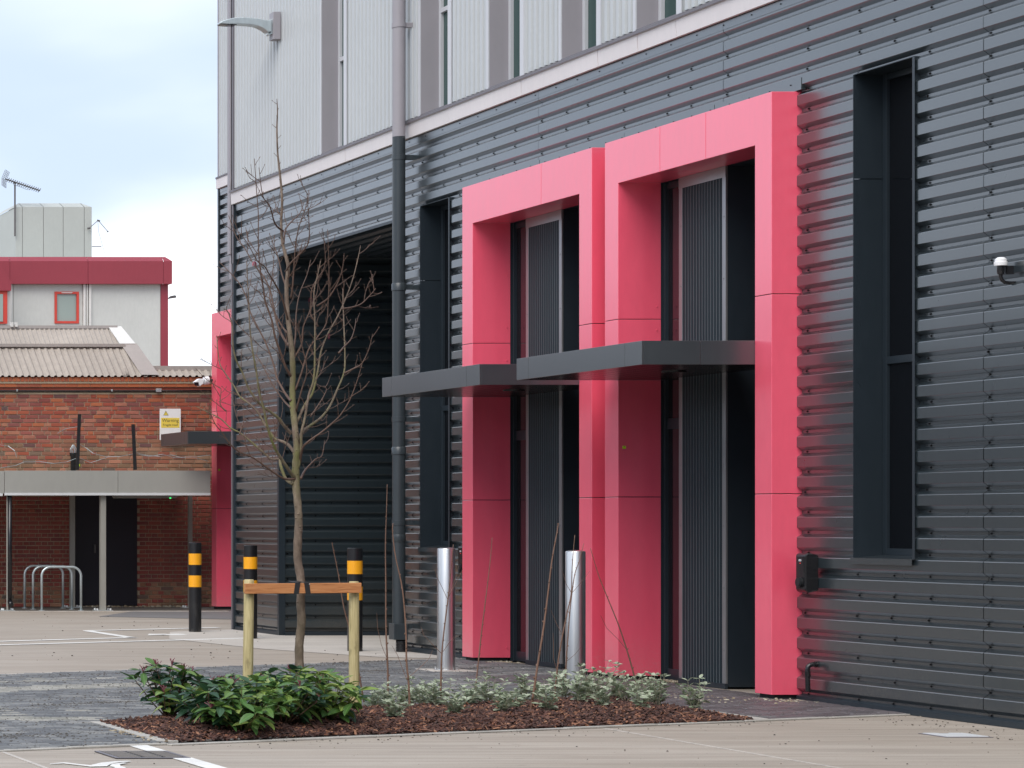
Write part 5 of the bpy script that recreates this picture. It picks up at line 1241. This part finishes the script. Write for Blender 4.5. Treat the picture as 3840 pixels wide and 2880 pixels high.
vb = [((632, 2722), .35, .29, 'dark green shrub at the left tip of the bed, tallest of the shrubs', (9, 2, .4), 17, .7),
      ((745, 2722), .26, .24, 'dark low shrub beside the tallest shrub at the left of the bed', (8, 3, .5), 12, .3),
      ((800, 2760), .27, .25, 'dark shrub with drooping leaves at the front of the bed, left', (8, 3, .6), 14, .1),
      ((880, 2700), .30, .26, 'dark shrub with red stalks at the back of the bed, left of the left stake', (9, 2, .2), 14, .6),
      ((905, 2768), .27, .25, 'bright mid-green shrub in front of the left tree stake', (2.4, 7, 3), 14, .05),
      ((985, 2735), .30, .25, 'mid-green shrub between the left stake and the tree trunk', (4, 6, 3), 14, .1),
      ((1065, 2752), .27, .25, 'green shrub spreading in front of the tree trunk', (4, 6, 2.5), 13, .1),
      ((1060, 2690), .31, .24, 'dark shrub at the back of the bed beside the tree trunk', (8, 3, .5), 12, .3),
      ((1150, 2722), .30, .25, 'green shrub right of the tree trunk at the back', (3, 6, 5), 12, .1),
      ((1225, 2742), .33, .25, 'lime-green arching shrub just left of the right tree stake', (.6, 4, 9), 15, .0)]
for (sx, sy), h, rd, lab, mw, ns, br in vb:
    x, y = gb(sx, sy); viburnum(x, y, h, rd, lab, (mw[0] * 0.75, mw[1] + 1, mw[2] + 0.3), ns + 1, 0.132, br)
def sage(x, y, h, lab, n=5, dens=1.0):
    h *= 1.2; n += 1; root = thing('sage_plant', lab, 'plant', 'small grey-green plants in the bed'); root.location = (x, y, bed_z(x, y)); st = MB()
    for i in range(n):
        a = 2 * math.pi * i / n + R.uniform(-.5, .5); e = R.uniform(0.05, 0.75)
        d = Vector((math.cos(a) * e, math.sin(a) * e, 1.0)).normalized() * h * R.uniform(0.6, 1.05)
        pts = curve_pts((math.cos(a) * 0.012, math.sin(a) * 0.012, 0), d, d.length, 5, 0.05, 0.07); st.tube(pts, [0.003, 0.003, 0.0026, 0.0022, 0.002, 0.0016], 4)
        for k in range(1, 6):
            for s in range(2 if k < 5 else 4):
                if R.random() < 0.10: continue
                aa = (k % 2) * 1.57 + s * (math.pi if k < 5 else 1.57) + a + R.uniform(-.4, .4)
                place_leaf(R.choice(SAGE), root, pts[k], Vector((math.cos(aa), math.sin(aa), R.uniform(0.0, 0.9))), R.uniform(0.050, 0.078) * (1.0 if k < 5 else 0.75), R.uniform(-.5, .5))
    st.build('stems', 'stem_pale', root)
z2 = lambda x, y: (1300 + x * .6329, 2000 + y * .6329)
sg_ = [((160, 1062), .13, 'just right of the right tree stake', 5), ((280, 1150), .14, 'front edge, left, near the tallest whip', 7), ((330, 1050), .15, 'beside the second whip from the stake', 5), ((455, 1062), .15, 'second row, left of the middle', 6),
       ((560, 1052), .20, 'around the foot of the forked whip', 6), ((640, 1128), .13, 'front, between the forked whip and the slim straight one', 7), ((720, 1068), .12, 'in front of the slim straight whip', 5), ((845, 1048), .19, 'back, right of the slim straight whip', 7),
       ((925, 1125), .14, 'front, left of the thick leaning whip', 8), ((1000, 1100), .12, 'low, touching the thick leaning whip', 5), ((1130, 1010), .15, 'behind the thick leaning whip', 6), ((1185, 1112), .17, 'palest-leaved, with the green tag', 7),
       ((1290, 1030), .16, 'in front of the nearer steel bollard', 6), ((1385, 1060), .19, 'right of the nearer steel bollard, at the front', 8), ((1475, 1040), .26, 'tallest of all, left of the curved whip', 8), ((1520, 1085), .14, 'low, at the front under the tallest one', 6),
       ((1650, 1050), .19, 'left of the foot of the curved whip', 7), ((1745, 1100), .15, 'front, right of the curved whip', 6), ((1845, 1078), .22, 'second from the right end of the bed', 8), ((2060, 1092), .22, 'alone at the right end of the bed', 7), ((225, 1040), .16, 'back row, between the first two whips', 6), ((395, 1030), .17, 'back row, behind the whip bowing left', 6), ((510, 1080), .15, 'middle row, just left of the forked whip foot', 6), ((780, 1035), .17, 'back row, at the foot of the slim straight whip', 6),
       ((1060, 1050), .17, 'middle row, hidden partly by the thick leaning whip', 6), ((1240, 1000), .19, 'back row, at the feet of the two crossing whips', 7), ((1430, 1000), .2, 'back row, right behind the nearer steel bollard plate', 7), ((1590, 1010), .19, 'back row, left of the curved whip', 7), ((1800, 1040), .18, 'back row, between the curved whip and the second last plant', 6)]
for (zx, zy), h, lab, n in sg_:
    x, y = gb(*z2(zx, zy)); y = min(max(y, near_y(x) + 0.16), 20.2); sage(x, y, h, 'grey-green plant ' + lab, n)
# whips: polyline in the picture, stood at its foot
def whip(foot, pts, lab, side=(), r=0.0060, lean=0.0):
    fy = F * EYE / (foot[1] - HY); root = thing('bare_whip', lab, 'sapling', 'thin leafless whips in the bed')
    n = len(pts)
    def W3(p, i=0.0): return P(p[0], p[1], fy + lean * i)
    base = W3(foot); base.z = bed_z(base.x, base.y) - 0.01
    full = [base] + [W3(p, (i + 1) / n) for i, p in enumerate(pts)]
    # smooth
    sm_ = []
    for i in range(len(full) - 1):
        p0 = full[max(0, i - 1)]; p1 = full[i]; p2 = full[i + 1]; p3 = full[min(len(full) - 1, i + 2)]
        for k in range(5):
            t_ = k / 5; sm_.append(0.5 * ((2 * p1) + (p2 - p0) * t_ + (2 * p0 - 5 * p1 + 4 * p2 - p3) * t_ * t_ + (3 * p1 - p0 - 3 * p2 + p3) * t_ ** 3))
    sm_.append(full[-1]); m_ = len(sm_)
    mb = MB(); r *= 1.25; mb.tube(sm_, [r * (1 - 0.72 * i / m_) for i in range(m_)], 7); mb.build('stem', 'whip_bark', root, True)
    mb = MB()
    for i in range(4, m_ - 1, 2):
        q = sm_[i]; rr_ = r * (1 - 0.72 * i / m_); a = R.uniform(0, 6.28); d = Vector((math.cos(a) * 0.8, math.sin(a) * 0.8, 0.9)).normalized(); mb.tube([q, q + d * rr_ * 2.0, q + d * rr_ * 3.4], [rr_ * 0.8, rr_ * 0.9, rr_ * 0.2], 5)
    for sp in side:
        mb.tube([W3(p, 0.5) for p in sp], [0.0022] + [0.0018] * (len(sp) - 2) + [0.001], 5)
    stuff(mb.build('side_twigs', 'whip_bark', root)); move_root(root, base)
zz2 = lambda l: [z2(*p) for p in l]
whip((1366, 2640), [(1345, 2520), (1328, 2420), (1290, 2280), (1270, 2160), (1248, 2050), (1245, 2035)], 'long whip crossing in front of the right tree stake', r=0.006)
whip(z2(246, 1025), zz2([(243, 800), (233, 560), (232, 300), (230, 60), (236, -130), (240, -290)]), 'tall upright whip, the first right of the stake', [zz2([(243, 750), (205, 660), (183, 560), (178, 470)])], 0.0065)
whip(z2(376, 1140), zz2([(368, 900), (355, 760), (350, 560), (330, 330), (290, 140), (272, -10), (275, -60)]), 'tall whip bowing left over the rainwater pipe', [zz2([(358, 870), (330, 800), (300, 720), (268, 665)]), zz2([(370, 850), (430, 800), (490, 740), (510, 690)])], 0.0065)
whip(z2(556, 1080), zz2([(560, 820), (570, 640), (600, 390), (615, 250), (632, 65)]), 'forked whip in front of the left steel bollard', [zz2([(600, 395), (565, 320), (535, 260), (522, 210)]), zz2([(604, 375), (650, 290), (690, 208)]), zz2([(612, 345), (645, 270), (664, 190)]), zz2([(565, 715), (500, 650), (455, 600), (440, 550)]), zz2([(572, 700), (610, 645), (657, 605)])], 0.006)
whip(z2(752, 1000), zz2([(765, 900), (785, 720), (800, 580), (825, 380), (850, 170), (862, 25)]), 'slim straight whip in front of the left pink pillar', (), 0.0055)
whip(z2(1088, 1105), zz2([(1105, 960), (1130, 790), (1165, 570), (1190, 380), (1215, 170), (1245, 0), (1255, -60)]), 'thick pale whip leaning right in front of the left entrance', (), 0.0078)
whip(z2(1230, 1010), zz2([(1240, 880), (1262, 700), (1300, 500), (1330, 360), (1336, 200), (1352, 10)]), 'whip with twigs leaning onto the nearer steel bollard', [zz2([(1282, 610), (1245, 540), (1210, 455)]), zz2([(1250, 830), (1225, 740), (1225, 650), (1222, 590)]), zz2([(1330, 350), (1300, 300), (1280, 225)]), zz2([(1338, 350), (1390, 290), (1440, 225)])], 0.0062)
whip(z2(1294, 930), zz2([(1300, 780), (1312, 600), (1325, 440), (1350, 250), (1380, 160), (1405, 60)]), 'upright whip crossing the nearer steel bollard', [zz2([(1300, 760), (1350, 720), (1388, 675)])], 0.0055)
whip(z2(1733, 968), zz2([(1700, 830), (1660, 690), (1610, 540), (1545, 380), (1490, 240), (1445, 88)]), 'curved whip leaning left in front of the right pink pillar', [zz2([(1660, 690), (1610, 630), (1540, 560), (1505, 487)])], 0.0058)
mb = MB(); v = G(*z2(1140, 1112)); mb.box(-0.008, 0.008, -0.001, 0.001, 0, 0.085); o = mb.build('plant_tag', 'green_tag'); o.location = (v.x, max(v.y, near_y(v.x) + 0.15), 0.03); o.rotation_euler = (0.1, 0.25, 0.5); tag(o, 'small green plastic tag stuck among the grey-green plants', 'tag')

# ------------------------------------------------------------------ stakes and tree
st = thing('tree_support', 'two round timber stakes with an orange crossbar and black straps', 'tree support')
def stake(sx, sxt, top):
    Yk = 18.85; b0 = P(sx, 2660, Yk); t0 = P(sxt, top, Yk); mb = MB(); r = 0.0385
    pts = [Vector((b0.x, Yk, 0.0)), Vector((b0.x * .5 + t0.x * .5, Yk, t0.z * .5)), Vector((t0.x, Yk, t0.z - 0.012)), Vector((t0.x, Yk, t0.z))]
    mb.tube(pts, [r, r * 0.985, r * 0.97, r * 0.86], 20); mb.build('stake', 'stake_wood', st, True, autos=True)
stake(928, 934, 2173); stake(1328, 1327, 2180)
mb = MB(); a, c = P(916, 2207, 18.80), P(1351, 2204, 18.80); yb_ = 18.785
mb.add([(a.x, yb_ - 0.012, a.z - 0.040), (c.x, yb_ - 0.012, c.z - 0.039), (c.x, yb_ + 0.022, c.z - 0.039), (a.x, yb_ + 0.022, a.z - 0.040), (a.x, yb_ - 0.012, a.z + 0.038), (c.x, yb_ - 0.012, c.z + 0.038), (c.x, yb_ + 0.022, c.z + 0.038), (a.x, yb_ + 0.022, a.z + 0.038)],
       [(0, 3, 2, 1), (4, 5, 6, 7), (0, 1, 5, 4), (1, 2, 6, 5), (2, 3, 7, 6), (3, 0, 4, 7)]); mb.build('crossbar', 'bar_wood', st, bevel=0.003)
YT = 18.95
for sx, dx in ((1114, -1), (1153, 1)):
    q = P(sx, 2206, yb_ - 0.015); mb = MB(); w_ = 0.019; sk = -0.006 * dx
    mb.add([(q.x - w_ + sk, yb_ - 0.016, q.z + .044), (q.x + w_ + sk, yb_ - 0.016, q.z + .044), (q.x + w_ - sk, yb_ - 0.016, q.z - .044), (q.x - w_ - sk, yb_ - 0.016, q.z - .044),
            (q.x - w_ + sk, yb_ - 0.0125, q.z + .044), (q.x + w_ + sk, yb_ - 0.0125, q.z + .044), (q.x + w_ - sk, yb_ - 0.0125, q.z - .044), (q.x - w_ - sk, yb_ - 0.0125, q.z - .044)], [(0, 3, 2, 1), (4, 5, 6, 7), (0, 1, 5, 4), (2, 3, 7, 6), (1, 2, 6, 5), (3, 0, 4, 7)])
    mb.quad((q.x - w_ + sk, yb_ - 0.014, q.z + .0435), (q.x + w_ + sk, yb_ - 0.014, q.z + .0435), (q.x + w_ + sk - dx * 0.012, YT + 0.03, q.z + .052), (q.x - w_ + sk - dx * 0.012, YT + 0.03, q.z + .052))
    mb.build('strap', 'rubber', st)
q = P(1133, 2206, 18.9); mb = MB(); mb.tube([(q.x - 0.03, YT + 0.02, q.z + 0.03), (q.x - 0.02, YT + 0.045, q.z + 0.03), (q.x + 0.02, YT + 0.045, q.z + 0.03), (q.x + 0.035, YT + 0.02, q.z + 0.03)], 0.016, 6); mb.build('strap', 'rubber', st)
mb = MB(); w_ = P(1157, 2188, yb_); mb.tube([(w_.x, yb_ - 0.016, w_.z - 0.004), (w_.x, yb_ - 0.020, w_.z - 0.004)], 0.004, 8); mb.build('strap_pin', 'galv', st)
move_root(st, P(1128, 2660, 18.85).xy.to_3d())

tree = thing('street_tree', 'slim leafless young tree with mossy trunk tied to the crossbar', 'tree')
def T(zx, zy): return (700 + zx * .6631, 800 + zy * .6631)
tr = [(1125, 2640, 17.5), (1126, 2500, 16.5), (1124, 2420, 15.5), (1128, 2330, 15.5), (1124, 2260, 15), (1130, 2180, 15), (1120, 2100, 14.5), (1118, 2030, 15), (1117, 1960, 14), (1115, 1900, 13.5), (1112, 1830, 13.5), (1112, 1790, 14.2), (1109, 1740, 12.5), (1109, 1690, 12.0), (1104, 1600, 11.2), (1101, 1529, 11.5), (1100, 1460, 10.3), (1098, 1397, 9.9), (1091, 1320, 9.4), (1087, 1264, 8.8),
      (1081, 1180, 8.4), (1078, 1118, 8.0), (1074, 1060, 7.4), (1077, 1000, 6.6), (1068, 950, 5.8), (1061, 900, 5.0), (1057, 830, 4.6), (1056, 760, 4.3), (1050, 690, 4.0), (1046, 620, 3.6), (1044, 560, 3.2), (1040, 480, 2.8), (1038, 420, 2.2), (1035, 372, 1.2)]
pts = []; rad = []
for i, (x, y, w_) in enumerate(tr):
    q = P(x, y, YT); q.y += 0.02 * math.sin(i * 1.3)
    if i == 0: q.z = 0.02
    pts.append(q); rad.append(w_ * YT / F)
def catmull(ps, rs, k=4):
    o, ro = [], []
    for i in range(len(ps) - 1):
        p0, p1, p2, p3 = ps[max(0, i - 1)], ps[i], ps[i + 1], ps[min(len(ps) - 1, i + 2)]
        for j in range(k):
            t_ = j / k; o.append(0.5 * ((2 * p1) + (p2 - p0) * t_ + (2 * p0 - 5 * p1 + 4 * p2 - p3) * t_ * t_ + (3 * p1 - p0 - 3 * p2 + p3) * t_ ** 3)); ro.append(rs[i] + (rs[i + 1] - rs[i]) * t_)
    o.append(ps[-1]); ro.append(rs[-1]); return o, ro
pts, rad = catmull(pts, rad, 4)
rad = [r * (1 + 0.05 * math.sin(i * 2.1) + R.uniform(-0.03, 0.03)) for i, r in enumerate(rad)]
mb = MB(); mb.tube(pts, rad, 16)
for i in range(60):         # scars and knots
    k = R.randrange(8, len(pts) - 20); a = R.uniform(0, 6.28); d = Vector((math.cos(a), math.sin(a), 0.2)); mb.tube([pts[k], pts[k] + d * rad[k] * 1.02, pts[k] + d * rad[k] * 1.12], [rad[k] * .35, rad[k] * .3, rad[k] * .1], 6)
mb.build('trunk', 'bark', tree, True)
BR = [[(612, 1502), (550, 1500), (470, 1450), (380, 1385), (300, 1350), (245, 1305), (200, 1240), (160, 1190), (135, 1130)],
 [(600, 1530), (560, 1500), (530, 1420), (525, 1390), (480, 1390), (420, 1340), (350, 1280), (300, 1240), (250, 1215), (190, 1160), (130, 1130), (60, 1095)],
 [(605, 1490), (570, 1440), (530, 1380), (500, 1330), (480, 1280), (455, 1200), (435, 1100), (410, 1010), (395, 900), (370, 760), (357, 640), (350, 480), (345, 400), (340, 280)],
 [(615, 1360), (575, 1310), (540, 1290), (495, 1270), (440, 1190), (400, 1120), (345, 1070), (300, 1035), (270, 980), (215, 900), (185, 840), (170, 700)],
 [(590, 1245), (550, 1200), (520, 1160), (470, 1120), (425, 1090), (400, 1060), (350, 990), (315, 900), (280, 830), (262, 750), (258, 640), (235, 560), (216, 545)],
 [(590, 1060), (565, 1030), (535, 980), (510, 930), (490, 850), (450, 740), (400, 640), (360, 560), (340, 480), (300, 400), (250, 340), (190, 280)],
 [(590, 920), (560, 870), (535, 800), (500, 700), (480, 600), (445, 500), (435, 430), (420, 350), (410, 260), (405, 150), (405, 0), (395, -130), (383, -300)],
 [(580, 750), (545, 700), (510, 620), (490, 520), (470, 430), (430, 350), (380, 290), (330, 200), (280, 130), (240, 20)],
 [(572, 600), (540, 480), (500, 400), (470, 350), (440, 300), (400, 270), (350, 180), (300, 110)],
 [(645, 1500), (665, 1460), (690, 1430), (730, 1390), (765, 1370), (780, 1290)],
 [(640, 1410), (655, 1330), (690, 1290), (760, 1240), (820, 1190), (870, 1140), (920, 1060), (960, 960), (990, 860)],
 [(630, 1280), (660, 1230), (700, 1200), (760, 1155), (810, 1090), (850, 1000), (890, 900), (895, 800), (890, 650), (885, 520), (883, 430)],
 [(630, 1440), (645, 1330), (650, 1240), (670, 1150), (690, 1030), (720, 930), (725, 750), (725, 600), (720, 450), (745, 330), (757, 270)],
 [(625, 1180), (670, 1080), (710, 1020), (740, 900), (760, 780), (800, 680), (850, 590), (900, 480), (940, 370), (970, 250), (982, 190)],
 [(615, 1000), (650, 900), (690, 770), (740, 700), (790, 620), (800, 500), (805, 380), (803, 240), (797, 100)],
 [(600, 790), (615, 700), (620, 560), (640, 450), (680, 350), (700, 270)],
 [(890, 905), (940, 880), (990, 850), (1030, 770), (1050, 690)],
 [(880, 540), (940, 530), (990, 510), (1040, 460), (1065, 430)],
 [(590, 480), (600, 400), (610, 250), (620, 150), (640, 60), (672, -30), (690, -120)],
 [(860, 790), (895, 750), (930, 710), (950, 650), (957, 600)],
 [(735, 525), (800, 480), (850, 400), (880, 320), (890, 235)],
 [(565, 420), (540, 350), (520, 260), (500, 200), (470, 120)],
 [(560, 330), (590, 280), (640, 230), (690, 160), (690, 20), (680, -100)],
 [(548, 170), (560, 90), (600, 40), (640, 0), (662, -60)],
 [(545, 100), (500, 60), (470, -40), (430, -100), (410, -250)],
 [(540, 20), (510, -20), (495, -90)],
 [(560, 380), (600, 330), (635, 240), (650, 180)],
 [(575, 680), (540, 640), (480, 520), (470, 440), (490, 300), (497, 130)],
 [(600, 830), (650, 740), (660, 640), (700, 540), (710, 420), (780, 300), (778, 165)],
 [(300, 1250), (320, 1180), (325, 1230), (345, 1370)][:2] + [(330, 1165)],
 [(225, 1120), (190, 1080), (195, 1000), (188, 985)],
 [(590, 1100), (550, 1060), (480, 960), (430, 860), (385, 800), (345, 830)],
 [(618, 1120), (650, 1000), (680, 880), (640, 700), (635, 610)],
 [(700, 1150), (760, 1060), (790, 1000), (780, 980)],
 [(745, 640), (700, 560), (740, 440), (742, 300)]]
def twig(mb, p, d, L_, r, bud=True, n=5, lift=0.10):
    ps = curve_pts(p, d, L_, n, lift, 0.10); k = len(ps)
    mb.tube(ps, [r * (1 - 0.55 * i / k) for i in range(k)], 5)
    for i in range(1, k):
        if R.random() < 0.55:
            a = R.uniform(0, 6.28); q = ps[i]; dd = Vector((math.cos(a), math.sin(a), 0.8)).normalized(); mb.tube([q, q + dd * 0.007], [r * 0.9, r * 0.3], 4)
    e = ps[-1]; dv = (ps[-1] - ps[-2]).normalized(); mb.tube([e, e + dv * 0.006, e + dv * 0.013], [r * 0.7, r * 1.05, r * 0.1], 5)
    return ps
for bi, br in enumerate(BR):
    n = len(br); sgn = (1 if bi % 2 else -1); dep = R.uniform(0.12, 0.55) * sgn if n > 4 else R.uniform(-.2, .2)
    root_dep = 0.0 if bi not in (16, 17, 19, 20) else 0.0
    ps = []
    for i, (zx, zy) in enumerate(br):
        x, y = T(zx, zy); t_ = i / (n - 1); ps.append(P(x, y, YT + dep * t_ ** 0.8))
    r0 = (0.0115 if n > 9 else 0.0085) * (1.15 if br[0][1] > 1200 else 0.85); r0 = r0 if n > 4 else 0.005
    rs = [r0 * (1 - 0.83 * (i / (n - 1)) ** 0.75) + 0.0010 for i in range(n)]
    sp, sr = catmull(ps, rs, 4)
    b_ = MB(); b_.tube(sp, [r * (1 + R.uniform(-.06, .06)) for r in sr], 8); bo = b_.build('branch', 'bark' if n > 9 and br[0][1] > 1150 else 'twig', tree, True)
    tw = MB(); m_ = len(sp); i = 5 if n > 4 else 2; side = 1
    e = sp[-1]; dv = (sp[-1] - sp[-2]).normalized(); tw.tube([e, e + dv * 0.008, e + dv * 0.016], [0.002, 0.003, 0.0004], 5)
    while i < m_ - 1:
        d = (sp[min(i + 1, m_ - 1)] - sp[i - 1]).normalized(); lat = d.cross(Vector((0, 1, 0))).normalized() * side + Vector((0, R.uniform(-.9, .9), 0)); side = -side
        L_ = R.choice([0.04, 0.06, 0.10, 0.16, 0.26]) * R.uniform(.7, 1.3) * (0.6 + 0.5 * (1 - i / m_)); pp_ = twig(tw, sp[i], (d * 0.75 + lat * R.uniform(0.6, 1.0) + Vector((0, 0, 0.15))), L_, 0.0030 if L_ > .1 else 0.0024, n=3 if L_ < .08 else 6)
        if L_ > 0.16:
            for k in (2, 3, 4):
                twig(tw, pp_[k], (pp_[k + 1] - pp_[k]).normalized() + Vector((R.uniform(-1, 1), R.uniform(-1, 1), 0.3)), R.uniform(.03, .08), 0.002, n=3)
        i += R.choice([1, 2, 2, 3])
    stuff(tw.build('twigs', 'twig', bo))
tw = MB()
for i in range(72, len(pts) - 2, 2):        # short spurs straight from the leader
    a = R.uniform(0, 6.28); twig(tw, pts[i], Vector((math.cos(a), math.sin(a), 0.7)), R.uniform(.02, .05), 0.0024, n=3)
stuff(tw.build('leader_spurs', 'twig', tree))
# a few dead leaves still hanging
for zx, zy in ((705, 470), (808, 675), (383, 268)):
    x, y = T(zx, zy); q = P(x, y, YT + 0.1)
    for k in range(2): o = place_leaf(VIB['leaf_dark'][1], tree, q, Vector((R.uniform(-1, 1), R.uniform(-1, 1), -1.4)), 0.05); o.name = 'dead_leaf'
for o in list(tree.children):
    if o.name.startswith('dead_leaf'):
        me = o.data.copy(); me.materials.clear(); me.materials.append(MATS['berry']); o.data = me
move_root(tree, (pts[0].x, pts[0].y, 0))

# ================================================================== UNSEEN BLOCKS ADDED OUT OF THE FRAME (to darken what the facade reflects)
def reflection_block(name, lab, x0, x1, y0, y1, h, mat):
    root = thing(name, lab, 'building'); mb = MB(); mb.box(x0, x1, y0, y1, 0, h); mb.build('wall', mat, root)
    mb = MB(); mb.prism([(x0 - 0.3, h), (x1 + 0.3, h), ((x0 + x1) / 2, h + 1.6)], 'y', y0 - 0.3, y1 + 0.3); mb.build('roof', 'reflection_dark', root); move_root(root, ((x0 + x1) / 2, (y0 + y1) / 2, 0))
reflection_block('rear_reflection_block', 'long dark block added unseen behind the viewer to darken reflections', -45, 45, -46, -30, 9.5, 'reflection_dark')
reflection_block('left_reflection_block', 'dark block added unseen at the left for the facade to reflect', -46, -34, -10, 75, 5.0, 'reflection_dark')
reflection_block('slate_reflection_block', 'dark slate block added unseen beside the brick building to darken reflections', -30, 4.6, 43.5, 58, 4.4, 'reflection_dark')
for o in bpy.data.objects:
    if o.name.startswith('camera') or o.type == 'LIGHT': continue
bpy.context.view_layer.update()
print('objects', len(bpy.data.objects))
